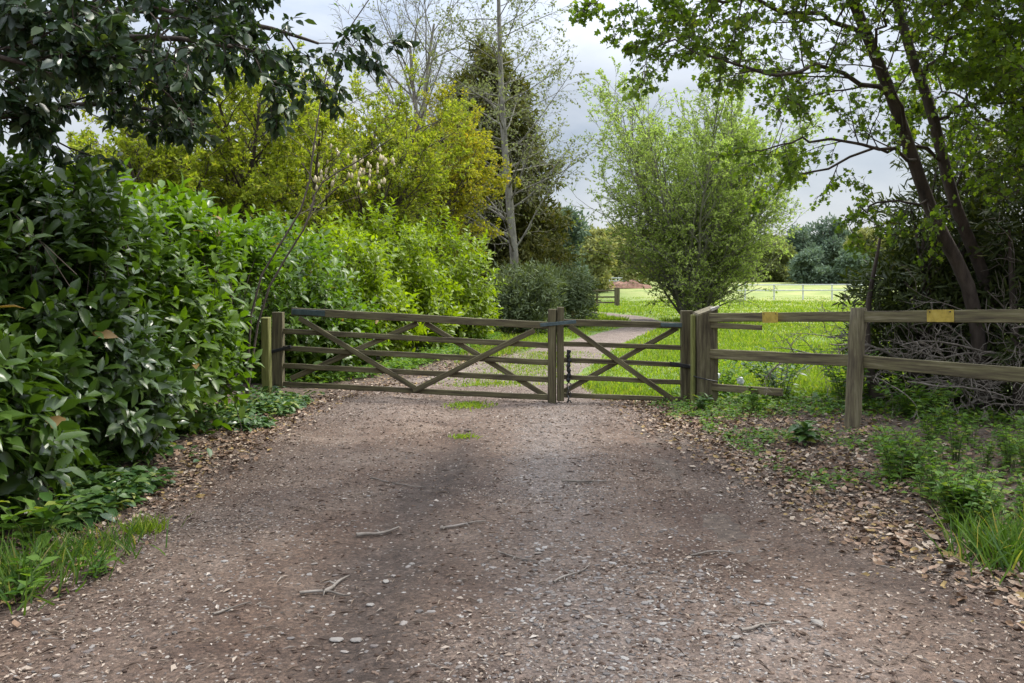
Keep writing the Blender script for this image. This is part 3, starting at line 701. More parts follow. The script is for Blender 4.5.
# grey green juniper mounds at the bend
for k, (px, Y, w, h, lab, mt) in enumerate(((520, 27, 1.25, 2.1, 'grey-green juniper mound beside the last laurel', 'juniper'), (556, 31, 1.35, 2.1, 'dusky grey-green juniper mound nearest the bend of the track', 'juniper'), (530, 34, 1.6, 2.9, 'darker juniper mound behind the two in front', 'cypress'))):
    x = wx(px, Y); z = float(gz(x, Y))
    lob = [(x + .45 * w * math.cos(i * 2.1), Y + .4 * w * math.sin(i * 2.1), z + h * (.25 + .5 * (i % 4) / 3), w * .62, w * .62, h * .34) for i in range(8)]
    conifer('juniper_bush', lab, (x, Y, z), h * .8, lob, 2900, M[mt], 310 + k, .17, .22, 'bush', 'juniper mounds at the bend of the track', .06, droop=-.1, trunks=3)

# far trees along the field edge
FT = [(582, 95, 226, 34, 'far_green', 'pale green tree in the far hedge line behind the small field gate'), (618, 98, 224, 34, 'far_olive', 'olive tree in the far hedge line beside the lone round tree'), (655, 102, 230, 36, 'far_green', 'pale tree in the far hedge line behind the lone round tree'), (742, 100, 242, 34, 'far_olive', 'olive tree in the far hedge line just right of the lone round tree'), (780, 110, 236, 34, 'far_green', 'pale green tree in the far hedge line behind the blue-green ones'), (850, 110, 228, 34, 'far_green', 'green tree in the far hedge line behind the whitish rails'), (890, 106, 238, 34, 'far_blue', 'bluish tree in the far hedge line left of the yew'),
      (563, 62, 207, 30, 'far_blue', 'blue-grey loose tree beyond the juniper mounds'), (596, 72, 228, 24, 'far_olive', 'pale olive tree behind the small field gate'),
      (548, 70, 236, 26, 'far_green', 'low pale green tree behind the golden cypress'), (632, 84, 232, 30, 'far_olive', 'straw coloured tree half hidden by the lone round tree'),
      (770, 96, 236, 26, 'far_green', 'pale green far tree at the right edge of the lone round tree'), (798, 100, 226, 22, 'far_blue', 'blue-green far tree left of the tallest far one'), (830, 104, 216, 26, 'far_blue', 'tallest blue-green tree on the far field edge'),
      (812, 90, 250, 26, 'far_blue', 'dark low far bush in front of the blue-green trees'), (850, 88, 250, 22, 'far_blue', 'dark blue-green bush directly behind the whitish rails'), (868, 98, 228, 26, 'far_olive', 'olive brown tree at the right of the far field edge'), (900, 94, 232, 24, 'far_olive', 'olive far tree partly behind the leaning trunks'),
      (935, 96, 225, 28, 'far_green', 'green far tree behind the leaning trunks'), (985, 98, 220, 30, 'far_blue', 'bluish far tree behind the yew at the right'), (1040, 98, 222, 34, 'far_green', 'pale far tree hidden behind the yew at the right edge'),
      (690, 108, 232, 40, 'far_blue', 'bluish far tree behind the lone round tree'), (500, 80, 190, 40, 'far_green', 'green far tree behind the cypress'),
      (440, 84, 180, 44, 'far_olive', 'olive far tree behind the golden tree'), (360, 80, 170, 48, 'far_green', 'green far tree behind the bare tree'), (250, 70, 170, 50, 'far_olive', 'olive far tree behind the left yellow-green tree'), (120, 60, 160, 60, 'far_green', 'green far tree behind the laurel hedge at the left')]
for k, (px, Y, ty, rp, mt, lab) in enumerate(FT):
    g = rng_(400 + k); x = wx(px, Y); z = float(gz(x, Y)); top = wz(ty, Y); rad = rp / FPX * Y; H = top - z
    lob = []
    for i in range(13):
        f = g.random(); a = g.uniform(0, 6.28); q = rad * .62 * g.random() ** .5
        lob.append((x + q * math.cos(a), Y + q * math.sin(a), z + H * (.08 + .74 * f), rad * g.uniform(.32, .5), rad * g.uniform(.32, .5), H * g.uniform(.12, .20)))
    lob.append((x, Y, z + H * .85, rad * .4, rad * .4, H * .14))
    conifer('field_tree', lab, (x, Y, z), H, lob, 2300, M[mt], 420 + k, .30 + .001 * Y, .5, 'tree', 'trees along the far edge of the field', .14, 'diamond', M['bark_grey'], .0)

# ------------------------------------------------------------------ overhanging dark evergreen (top left)
g = rng_(500); eb = (-5.3, 6.2, .15)
ev = thing('evergreen_tree', 'dark evergreen tree whose leafy branches overhang the top left corner', 'tree', eb)
T = Tubes(); tips = []
EP = dict(seg=(10, 7, 5, 4), wob=(.05, .12, .16, .16), trop=(0, -.01, -.04, -.05), kids=(10, 7, 4), start=(.2, .1, .15), ang=(45, 48, 45), ratio=(.42, .48, .5), max=3, leaf_from=2, rr=.45, end=.25, rmin=.005)
T.add(curve_pts([(-5.3, 6.2, 0), (-5.25, 6.2, 1.5), (-5.35, 6.3, 3.2), (-5.2, 6.2, 5.0), (-5.3, 6.3, 6.6)], 14), np.linspace(.17, .05, 14), 10)
limbs = [[(-5.3, 6.2, 2.2), (-4.4, 6.1, 2.9), (-3.4, 6.2, 3.3), (-2.6, 6.3, 3.4), (-1.9, 6.5, 3.35)],
         [(-5.3, 6.2, 2.6), (-4.5, 5.6, 3.2), (-3.6, 5.3, 3.6), (-2.8, 5.4, 3.5), (-2.2, 5.6, 3.35)],
         [(-5.3, 6.3, 3.0), (-4.4, 6.8, 3.6), (-3.2, 7.2, 3.9), (-2.2, 7.3, 3.8), (-1.7, 7.5, 3.7)],
         [(-5.2, 6.2, 1.9), (-4.7, 5.4, 2.6), (-4.0, 5.0, 2.95), (-3.3, 4.9, 2.95), (-2.8, 5.0, 2.85)],
         [(-5.2, 6.2, 2.0), (-4.5, 6.8, 2.8), (-3.6, 7.2, 3.1), (-2.9, 7.3, 3.05)],
         [(-5.3, 6.2, 3.8), (-4.4, 5.8, 4.4), (-3.2, 5.6, 4.7), (-2.0, 5.7, 4.6)],
         [(-5.3, 6.2, 4.2), (-4.3, 6.8, 4.9), (-3.0, 7.0, 5.2), (-1.9, 7.1, 5.0)],
         [(-5.3, 6.2, 4.8), (-4.6, 5.2, 5.3), (-3.6, 4.6, 5.6), (-2.6, 4.4, 5.5)],
         [(-5.2, 6.2, 3.0), (-4.8, 5.0, 3.4), (-4.2, 4.2, 3.6), (-3.4, 3.7, 3.5)]]
for l in limbs: spawn(T, tips, curve_pts(l, 11), np.linspace(.05, .012, 11), 0, EP, g, 2.4)
link('trunk', T.mesh('trunk', M['bark_dark']), ev)
link('crown', leaf_mesh('crown', [twig_leaves(tips, 6.0, .095, .46, 'laurel', g, .35, .95, .6, .03)], M['ilex']), ev)

# bare sapling standing in the hedge
g = rng_(520); T = Tubes(); tips = []
sb = (wx(246, 10.9), 10.9, .1)
sp = thing('sapling', 'thin bare sapling with arching stems rising out of the laurel before the gate', 'sapling', sb)
SP = dict(seg=(10, 6, 4, 3), wob=(.04, .12, .15, .15), trop=(.01, .02, 0, 0), kids=(7, 4, 2), start=(.35, .2, .2), ang=(48, 45, 40), ratio=(.32, .45, .5), max=2, leaf_from=2, rr=.5, end=.3, rmin=.004)
for pl in ([(246, 380), (256, 290), (303, 205), (316, 130), (331, 60), (372, -5)], [(246, 380), (264, 300), (306, 225), (320, 185), (360, 160), (392, 138)]):
    spawn(T, tips, curve_pts([(wx(a, 10.6 + .1 * i), 10.6 + .1 * i, wz(b, 10.6 + .1 * i) if i else .1) for i, (a, b) in enumerate(pl)], 14), np.linspace(.015, .007, 14), 0, SP, g, 3.2)
link('stems', T.mesh('stems', M['bark']), sp)
link('foliage', leaf_mesh('foliage', [twig_leaves(tips, .6, .08, .45, 'leaf4', g)], M['laurel']), sp)

# ------------------------------------------------------------------ maple with two leaning trunks (right)
MP = dict(seg=(10, 8, 5, 4), wob=(.04, .10, .16, .16), trop=(.0, .005, -.01, -.03), kids=(15, 9, 5), start=(.12, .1, .12), ang=(55, 46, 45), ratio=(.36, .46, .5), max=3, leaf_from=2, rr=.45, end=.25, rmin=.004)
def W3(px, py, Y): return (wx(px, Y), Y, wz(py, Y))
mb = (wx(985, 9.9), 9.9, .1)
def maple(label, trunks, limbs, seed, per=2.0, base=mb):
    g = rng_(seed); t = thing('maple_tree', label, 'tree', base, 'maples on the right'); T = Tubes(); tips = []
    for ctrl, r0, r1 in trunks: T.add(curve_pts(ctrl, 22), np.linspace(r0, r1, 22), 12)
    for l, r, *bl in limbs:
        cp = curve_pts(l, 13); cp[1:-1] += g.normal(0, .045, (11, 3))
        spawn(T, tips, cp, np.linspace(r * .72, .006, 13), 0, dict(MP, kids=(8, 6, 4)) if bl and bl[0] < 2 else MP, g, bl[0] * 1.25 if bl and bl[0] < 2 else (bl[0] if bl else 2.9))
    link('trunk', T.mesh('trunk', M['bark_dark']), t)
    link('crown', leaf_mesh('crown', [twig_leaves(tips, per, .058, .9, 'maple', g, .55, .9, .55, .05)], M['maple']), t)
maple('maple with the front one of two slender trunks leaning left over the fence',
      [([(mb[0], 9.9, 0), W3(972, 300, 9.8), W3(931, 210, 9.6), W3(893, 100, 9.3), W3(853, 0, 9.0), W3(815, -110, 8.8), W3(790, -220, 8.7)], .086, .04)],
      [([W3(893, 100, 9.3), W3(840, 70, 8.7), W3(780, 75, 8.2), W3(720, 60, 7.9), W3(650, 50, 7.7)], .04, 2.5),
       ([W3(915, 160, 9.4), W3(860, 145, 8.9), W3(800, 140, 8.5), W3(755, 150, 8.3)], .03, 1.7),
       ([W3(870, 40, 9.1), W3(810, 10, 8.6), W3(740, 0, 8.2), W3(680, -10, 8.0), W3(595, 0, 7.8)], .04, 2.5),
       ([W3(853, 0, 9.0), W3(800, -50, 8.4), W3(730, -80, 8.0), W3(660, -70, 7.6)], .04),
       ([W3(830, -60, 8.9), W3(760, -120, 8.0), W3(670, -150, 7.4), W3(580, -140, 7.0)], .04),
       ([W3(815, -110, 8.8), W3(860, -180, 8.0), W3(900, -210, 7.2), W3(930, -220, 6.6)], .04),
       ([W3(800, -170, 8.7), W3(740, -240, 9.2), W3(660, -270, 9.8)], .04),
       ([W3(905, 130, 9.3), W3(880, 60, 8.6), W3(890, 10, 8.0), W3(920, -20, 7.4)], .03)], 601)
maple('maple with the rear one of two slender trunks leaning left over the fence',
      [([(mb[0] + .25, 10.2, 0), W3(990, 300, 10.1), W3(955, 205, 9.9), W3(931, 110, 9.8), W3(907, 40, 9.7), W3(884, -60, 9.6), W3(870, -180, 9.5)], .08, .04)],
      [([W3(945, 165, 9.9), W3(905, 150, 9.5), W3(850, 160, 9.2), W3(800, 175, 9.0), W3(775, 195, 8.9)], .03, 1.5),
       ([W3(955, 205, 9.9), W3(915, 205, 9.5), W3(870, 205, 9.2), W3(845, 220, 9.1)], .025, 1.3),
       ([W3(920, 80, 9.8), W3(960, 40, 9.2), W3(1000, 20, 8.8), W3(1050, 10, 8.5)], .04),
       ([W3(907, 40, 9.7), W3(960, -10, 9.0), W3(1010, -40, 8.4), W3(1060, -50, 8.0)], .04),
       ([W3(895, 0, 9.6), W3(840, -40, 9.4), W3(780, -60, 9.3), W3(720, -50, 9.2)], .04),
       ([W3(884, -60, 9.6), W3(900, -140, 9.0), W3(940, -190, 8.3), W3(980, -210, 7.6)], .04),
       ([W3(875, -120, 9.6), W3(820, -190, 10.2), W3(760, -240, 10.8)], .04),
       ([W3(935, 120, 9.8), W3(975, 100, 9.3), W3(1010, 100, 8.9), W3(1045, 120, 8.6)], .035)], 611, base=(mb[0] + .25, 10.2, .1))
mb3 = (6.35, 9.4, .1)
maple('darker maple at the right edge crowding the top right corner',
      [([mb3, (6.3, 9.4, 2.2), (6.0, 9.3, 4.2), (5.7, 9.2, 7.6)], .16, .06)],
      [([(5.8, 9.3, 5.4), (4.8, 7.8, 6.2), (3.6, 6.4, 6.6), (2.4, 5.4, 6.5)], .05, 4.2),  # these high limbs, out of view, are added to shade the drive
       ([(5.8, 9.3, 5.6), (5.4, 7.6, 6.3), (4.8, 5.8, 6.6), (4.2, 4.4, 6.5)], .05, 4.2),
       ([(5.7, 9.3, 6.2), (4.4, 8.2, 6.9), (2.8, 7.2, 7.3), (1.2, 6.6, 7.1)], .05, 4.2),
       ([(5.7, 9.3, 6.6), (5.6, 7.4, 7.6), (5.0, 5.0, 8.0), (3.6, 3.2, 7.8)], .05, 4.2),
       ([(5.8, 9.3, 5.8), (6.0, 7.5, 6.5), (6.2, 5.5, 6.6), (6.3, 3.8, 6.4)], .05, 4.2),
       ([(6.2, 9.4, 2.6), (5.6, 8.7, 3.2), (5.0, 8.0, 3.5), (4.4, 7.4, 3.5)], .04),
       ([(6.1, 9.3, 3.4), (5.5, 8.6, 4.1), (4.7, 7.8, 4.4), (3.9, 7.2, 4.3)], .04),
       ([(6.2, 9.4, 2.2), (5.9, 8.6, 2.7), (5.4, 7.9, 2.9), (4.9, 7.3, 2.8)], .035),
       ([(5.9, 9.3, 4.4), (5.2, 8.4, 5.0), (4.3, 7.4, 5.2), (3.4, 6.6, 5.0)], .04),
       ([(5.8, 9.3, 5.2), (5.0, 8.8, 5.8), (4.0, 8.2, 6.0)], .04), ([(6.2, 9.4, 2.5), (5.7, 9.6, 3.2), (5.2, 9.9, 3.8), (4.9, 10.2, 4.2)], .035),
       ([(6.1, 9.4, 3.2), (6.0, 8.4, 3.9), (5.7, 7.4, 4.2), (5.2, 6.6, 4.1)], .04)], 621, 3.0, mb3)

# ------------------------------------------------------------------ yew thicket with dead branches
def thicket(label, base, lobes, n, seed, twigs):
    t = conifer('yew_bush', label, base, 2.6, lobes, n, M['yew'], seed, .13, .2, 'bush', 'dark yew bushes behind the fence', .07, 'strip', M['bark_dark'], .15, 4)
    g = rng_(seed + 1); T = Tubes(); tips = []
    TP = dict(seg=(8, 6, 4, 3), wob=(.14, .2, .22, .2), trop=(-.03, -.02, 0, 0), kids=(6, 4), start=(.2, .2), ang=(42, 45), ratio=(.45, .5), max=2, leaf_from=9, rr=.55, end=.3, rmin=.004)
    for i in range(twigs):
        a = g.uniform(R(150), R(330)); b = np.array(base) + np.array([g.normal(0, .5), g.normal(0, .3), g.uniform(.05, .9)])
        grow(T, tips, b, (math.cos(a), math.sin(a) * .7, g.uniform(-.1, .7)), g.uniform(.8, 1.7), g.uniform(.008, .02), 0, TP, g)
    link('dead_branches', T.mesh('dead_branches', M['twig']), t)
thicket('dark yew bush with bare grey twigs at the foot of the leaning trunks', (5.0, 10.4, .1),
        [(4.9, 10.6, 1.5, .7, .7, .5), (5.4, 10.8, 2.3, .8, .8, .6), (5.7, 10.4, 1.2, .7, .6, .5), (5.0, 11.0, .8, .7, .7, .4), (5.9, 10.9, 3.1, .8, .8, .6), (5.3, 10.9, 1.5, .9, .5, .7), (5.0, 10.9, .5, .8, .5, .5)], 3800, 701, 26)
thicket('dark yew bush with tangled twigs filling the right edge behind the fence', (6.2, 9.6, .1),
        [(6.4, 9.9, 1.5, .9, .8, .7), (6.8, 9.6, 2.6, .9, .9, .7), (6.0, 10.0, 2.2, .7, .7, .6), (6.2, 9.4, .8, .8, .5, .4), (7.2, 9.0, 1.6, .8, .9, .8), (6.9, 9.6, 3.7, .9, .9, .7), (6.1, 10.2, 1.2, .9, .5, .9), (5.9, 10.1, .4, .9, .4, .4)], 5600, 711, 34)
thicket('rear yew bush closing the gap between the leaning trunks and the field', (6.6, 12.6, .1),
        [(6.4, 12.6, 1.1, 1.0, .9, .8), (7.0, 12.4, 2.2, 1.1, .9, .8), (7.6, 12.0, 3.3, 1.1, 1., .9), (8.2, 11.6, 1.8, 1.2, 1., 1.2), (8.4, 11.6, 4.2, 1.2, 1.1, .9)], 3600, 721, 10)

# ------------------------------------------------------------------ field furniture
fg = thing('field_gate', 'small timber gate far off where the track bends', 'gate', (wx(600, 52), 52, .45))
Yg = 52.0
for px, top, w in ((586, 288.5, .10), (597, 289, .12), (617, 287.5, .30)):
    beam('post', (wx(px, Yg), Yg, .3), (wx(px, Yg), Yg, wz(top, Yg)), w, w, M['wood'], fg, (0, -1, 0), px, 0, .01)
for py in (290.5, 297, 302.5):
    beam('rail', (wx(583, Yg), Yg - .07, wz(py, Yg)), (wx(615, Yg), Yg - .07, wz(py, Yg)), .10, .04, M['wood'], fg, (0, -1, 0), int(py), 0, .008)
YF = 62
wf = thing('rail_fence', 'long whitish two-rail fence across the far field', 'fence', (wx(820, YF), YF, .62))
for py in (285, 290.5):
    beam('rail', (wx(735, YF), YF - .07, wz(py, YF)), (wx(985, YF), YF - .07, wz(py - .8, YF)), .085, .05, M['white_paint'], wf, (0, -1, 0), int(py), 0, .01)
for k in range(9):
    x = wx(745 + 29 * k, YF); beam('post', (x, YF, .5), (x, YF, wz(284, YF)), .09, .09, M['white_paint'], wf, (0, -1, 0), k, 0, .01)
YF = 90
wr = thing('rail_fence', 'short whitish rail fence beyond the red spoil heap', 'fence', (wx(625, YF), YF, 2.0))
for py in (278, 281):
    beam('rail', (wx(607, YF), YF - .1, wz(py, YF)), (wx(648, YF), YF - .1, wz(py, YF)), .11, .06, M['white_paint'], wr, (0, -1, 0), py, 0, .01)
for px in (609, 619, 628, 637, 646): beam('post', (wx(px, YF), YF, 1.9), (wx(px, YF), YF, wz(277, YF)), .13, .13, M['white_paint'], wr, (0, -1, 0), px, 0, .01)
# spoil heap
hx, hy = wx(625, 79), 79
X, Y = np.meshgrid(np.linspace(-2.6, 2.6, 53), np.linspace(-1.2, 1.2, 25))
q = np.clip(1 - (X / 2.5) ** 2 - (Y / 1.15) ** 2, 0, 1) ** .6
Z = q * (.62 + .34 * vnoise(X, Y, 1.3, 61) + .14 * vnoise(X, Y, 4, 62)) - .08
V = np.stack([X + hx, Y + hy, Z + float(gz(hx, hy))], -1).reshape(-1, 3)
i = (np.arange(24)[:, None] * 53 + np.arange(52)[None]).ravel(); F = np.stack([i, i + 1, i + 54, i + 53], -1)
tag(link('spoil_heap', np_mesh('spoil_heap', V, F.ravel(), np.full(len(F), 4), M['rubble'])), 'long reddish brown spoil heap in the field beyond the small gate', 'heap')

# ------------------------------------------------------------------ grass, litter, ground cover (stuff)
g = rng_(800)
def blades(name, x, y, L, wid, mat, g, lean=.45):
    n = len(x); z = gz(x, y) - .005
    d = nrm(np.column_stack([g.normal(0, lean, n), g.normal(0, lean, n), np.ones(n)]))
    nn = nrm(np.column_stack([g.normal(0, 1, n), g.normal(0, 1, n), np.full(n, .3)]))
    return (np.column_stack([x, y, z]), d, nn, L, wid, 'blade', g.random(n))
n = 190000
Yr = 10.6 + 55 * g.random(n) ** 2.0; Xr = wx(g.uniform(470, 960, n), Yr) + g.normal(0, .3, n)
ok = (track_d(Xr, Yr) > .02 + .2 * g.random(n)) & (Yr > 11.7 - .35 * np.clip(Xr - 2.4, 0, 2)) & (g.random(n) < .45 + .8 * sstep(-.4, .5, vnoise(Xr, Yr, .8, 81)))
Xr, Yr = Xr[ok], Yr[ok]; n = len(Xr)
Lg = g.uniform(.05, .15, n) * (1 + .5 * vnoise(Xr, Yr, .7, 82))
G1 = blades('g', Xr, Yr, Lg, .010 + .0007 * Yr, M['grass'], g)
# median strip of the track
m_ = 6500; Xm = g.normal(.25, .45, m_); Ym = g.uniform(13.2, 20, m_); Xm += (Ym - 16) * .2
G2 = blades('g', Xm, Ym, g.uniform(.03, .09, m_), .016, M['grass'], g)
link_o = link('grass', leaf_mesh('grass', [G1, G2], M['grass'])); tag(link_o, 'bright meadow grass beyond the gates', 'grass', kind='stuff')

def scatter_flat(x, y, L, g, tilt=.35, zoff=.008, asp=.7, tpl='litter'):
    n = len(x); a = g.uniform(0, 6.28, n); zz = np.maximum(gz(x, y), np.where((np.abs(x) < 3.0) & (y < 14), drive_z(x, y), -1)) + zoff + g.random(n) * .012
    d = np.column_stack([np.cos(a), np.sin(a), g.normal(0, tilt * .6, n)]); nn = np.column_stack([g.normal(0, tilt, n), g.normal(0, tilt, n), np.ones(n)])
    return (np.column_stack([x, y, zz]), d, nn, L, L * asp, tpl, g.random(n))
g = rng_(810)
n = 21000
yr = 3.4 + 8.6 * g.random(n); edge = np.interp(yr, [3.4, 4.1, 5.25, 7.3, 10.8, 12], [2.55, 2.45, 2.15, 1.9, 1.6, 1.5])
xr = edge + .05 + np.abs(g.normal(0, 1, n)) * 1.4 - .55 * g.random(n) ** 3
yl = 3.2 + 8.8 * g.random(8000); xl = -2.6 - np.abs(g.normal(0, .5, 8000)) + .5 * g.random(8000) ** 3
sz = lambda n: .016 + .060 * g.random(n) ** 2
yb = 11.8 + 11 * g.random(5000); xb = np.interp(yb, [12, 16, 20, 25], [-2.3, -1.3, -.6, -.1]) + g.normal(0, .55, 5000)
tag(link('leaf_litter', leaf_mesh('leaf_litter', [scatter_flat(xb, yb, sz(5000), g), scatter_flat(xr, yr, sz(n), g), scatter_flat(xl, yl, sz(8000), g)], M['litter'], True)), 'brown dead leaves covering the verges', 'leaf litter', kind='stuff')

# chips and gravel on the drive
n = 120000
yc = 2.9 + 10.5 * g.random(n) ** 1.25; xc = g.uniform(-2.7, 2.6, n)
keep = g.random(n) < .20 + .55 * sstep(-.2, .6, vnoise(xc, yc, 1.1, 91)) + .7 * sstep(1.4, 2.4, np.abs(xc)) - .75 * drive_dark(xc, yc)
xc, yc = xc[keep], yc[keep]; n = len(xc)
Lc = g.uniform(.006, .026, n) * np.where(g.random(n) > .93, 2, 1); A1 = scatter_flat(xc, yc, Lc, g, .3, .001, .45, 'leaf4')
n2 = 9000; ys_ = 2.9 + 9.5 * g.random(n2) ** 1.3; xs_ = g.uniform(-2.6, 2.5, n2); ks = g.random(n2) < .35 + .5 * sstep(-.2, .5, vnoise(xs_, ys_, 1.4, 95)); xs_, ys_ = xs_[ks], ys_[ks]
A2 = scatter_flat(xs_, ys_, .02 + .07 * g.random(len(xs_)) ** 2, g, .12, .003, .09, 'leaf4')
tag(link('bark_chips', leaf_mesh('bark_chips', [A1, A2], M['chips'], True)), 'pale leaf scraps and bark chips strewn over the drive', 'chips', kind='stuff')
def pebble_template():
    bm = bmesh.new(); bmesh.ops.create_icosphere(bm, subdivisions=1, radius=1)
    v = np.array([x.co[:] for x in bm.verts]); f = [[q.index for q in x.verts] for x in bm.faces]; bm.free(); return v, f
PV, PF = pebble_template()
def lumps(x, y, s, g, flat=1.0):
    n = len(x); a = g.uniform(0, 6.28, n)
    sx = s * g.uniform(.9, 1.7, n); sy = s * g.uniform(.7, 1.1, n); szz = s * g.uniform(.35, .7, n) * flat
    jit = 1 + g.uniform(-.2, .2, (n, len(PV)))
    vx = PV[None, :, 0] * sx[:, None] * jit; vy = PV[None, :, 1] * sy[:, None] * jit; vz = PV[None, :, 2] * szz[:, None] * jit
    V = np.stack([x[:, None] + vx * np.cos(a)[:, None] - vy * np.sin(a)[:, None], y[:, None] + vx * np.sin(a)[:, None] + vy * np.cos(a)[:, None], (drive_z(x, y) + szz * .3)[:, None] + vz], -1).reshape(-1, 3)
    lo = (np.array(PF).ravel()[None] + (np.arange(n) * len(PV))[:, None]).ravel()
    return V, lo, np.full(n * len(PF), 3), np.repeat(g.random(n), len(PF))
n = 16000
yc = 2.9 + 8.0 * g.random(n) ** 1.3; xc = np.where(g.random(n) < .6, g.normal(.5, .7, n), g.uniform(-2.5, 2.3, n))
keep = (np.abs(xc) < 2.5) & (g.random(n) < .25 + 1.1 * drive_grey(xc, yc) - .5 * drive_dark(xc, yc)); xc, yc = xc[keep], yc[keep]; n = len(xc)
s_ = g.uniform(.003, .009, n) * np.where(g.random(n) > .94, 2.0, 1)
xc = np.concatenate([xc, g.normal(.65, .45, 420), g.normal(-1.3, .5, 120)]); yc = np.concatenate([yc, g.normal(4.35, .45, 420), g.normal(4.3, .7, 120)]); s_ = np.concatenate([s_, g.uniform(.007, .018, 540)])
V, lo, sz_, rr_ = lumps(xc, yc, s_, g, .8)
tag(link('gravel', np_mesh('gravel', V, lo, sz_, M['gravel'], {'rnd': rr_}, flat=True)), 'grey gravel pressed into the middle of the drive', 'gravel', kind='stuff')
n = 9000; yc = 2.9 + 8.5 * g.random(n) ** 1.3; xc = g.uniform(-2.6, 2.5, n); keep = g.random(n) < .3 + .7 * sstep(-.3, .6, vnoise(xc, yc, 1.7, 97)); xc, yc = xc[keep], yc[keep]
V, lo, sz_, rr_ = lumps(xc, yc, g.uniform(.004, .013, len(xc)), g, 1.1)
tag(link('earth_crumbs', np_mesh('earth_crumbs', V, lo, sz_, M['crumbs'], {'rnd': rr_}, flat=True)), 'brown crumbs of loose earth scattered on the drive', 'earth', kind='stuff')

# low ground cover
def cover(x, y, h, size, g, k=6, asp=.6, tpl='leaf4'):
    out = []; n = len(x)
    for i in range(k):
        a = g.uniform(0, 6.28, n); r = g.uniform(.02, .09, n) * h / .12
        px, py = x + r * np.cos(a), y + r * np.sin(a); z = gz(px, py) + h * g.uniform(.15, 1, n)
        d = np.column_stack([np.cos(a), np.sin(a), g.normal(-.1, .3, n)]); nn = np.column_stack([g.normal(0, .3, n), g.normal(0, .3, n), np.ones(n)])
        L = size * g.uniform(.6, 1.3, n); out.append((np.column_stack([px, py, z]), d, nn, L, L * asp, tpl, g.random(n)))
    return out
g = rng_(820)
n = 3000; y1 = 4.2 + 8.2 * g.random(n); e1 = np.interp(y1, [4.1, 5.25, 7.3, 10.8, 12], [2.6, 2.3, 2.05, 1.7, 1.6])
x1 = e1 + .08 + np.abs(g.normal(.35, .9, n)); k1 = (vnoise(x1, y1, 1.5, 88) > -.3 + .5 * g.random(len(x1))) & (g.random(len(x1)) < sstep(.0, .6, x1 - e1)); x1, y1 = x1[k1], y1[k1]
xq = g.uniform(2.3, 6.2, 800); yq = 12.0 - .9 * (xq - 2.4) + g.normal(-.2, .55, 800); yq = np.clip(yq, 8.2, 12.2)
c1 = cover(xq, yq, .06 + .10 * g.random(800), .07, g, 6)
c1 = c1 + cover(x1, y1, .04 + .06 * g.random(len(x1)), .048, g, 5)
tag(link('ground_cover', leaf_mesh('ground_cover', c1, M['weed'])), 'low green weeds among the dead leaves on the right verge', 'ground cover', kind='stuff')
n = 2700; y2 = 4.6 + 7.6 * g.random(n); x2 = -2.75 - np.abs(g.normal(.0, .42, n)); k2 = (vnoise(x2, y2, 1.7, 89) > -.22 + .4 * g.random(len(x2))); x2, y2 = x2[k2], y2[k2]
c2 = cover(x2, y2, .06 + .10 * g.random(len(x2)), .095, g, 5, .5, 'laurel')
tag(link('ground_cover', leaf_mesh('ground_cover', c2, M['ivy'])), 'trailing ivy and laurel leaves at the foot of the left hedge', 'ground cover', kind='stuff')
n = 1500; y3 = 13 + 13 * g.random(n); x3 = np.interp(y3, [13, 16, 20, 25], [-3.2, -1.9, -1.1, -.4]) - np.abs(g.normal(0, .5, n)); 
tag(link('ground_cover', leaf_mesh('ground_cover', cover(x3, y3, .12 + .1 * g.random(n), .10, g, 5, .5), M['weed'])), 'low green growth at the foot of the hedge behind the wide gate', 'ground cover', kind='stuff')

# individual plants
def tuft(name, label, x, y, n, L, mat, seed, spread=.08, lean=.5, wid=.012, cat='grass tuft', group=None):
    g = rng_(seed); xx = x + g.normal(0, spread, n); yy = y + g.normal(0, spread, n)
    o = link(name, leaf_mesh(name, [blades(name, xx, yy, L * g.uniform(.5, 1.15, n), wid, mat, g, lean)], mat))
    z = np.where(np.abs(xx) < 2.4, drive_z(xx, yy) - gz(xx, yy), 0).max(); o.location.z = max(0, float(z))
    return tag(o, label, cat, group)
def gp(px, py):
    Y = CAMH * FPX / (py - HY); return wx(px, Y), Y
x, y = gp(1008, 566); tuft('grass_tuft', 'lush long-bladed grass tuft at the bottom right edge', x, y, 420, .30, M['grass_dark'], 901, .13, .55, .011)
x, y = gp(40, 590); tuft('grass_tuft', 'broad lush grass clump at the bottom left corner', x - .15, y, 430, .22, M['grass_dark'], 902, .19, .6, .010)
x, y = gp(100, 560); tuft('grass_tuft', 'feathery grass clump just right of the bottom left clump', x - .1, y, 260, .17, M['grass_dark'], 903, .15, .6, .009)
x, y = gp(146, 536); tuft('grass_tuft', 'small bright grass tuft at the left edge of the drive', x, y, 160, .12, M['grass'], 904, .06, .6, .008)
x, y = gp(470, 408); tuft('grass_tuft', 'flat green grass patch on the drive before the wide gate', x, y, 420, .05, M['grass'], 905, .14, 1.0, .016)
x, y = gp(464, 440); tuft('grass_tuft', 'tiny green grass patch on the drive beside a dark clod', x, y, 110, .045, M['grass'], 906, .07, 1.0, .012)
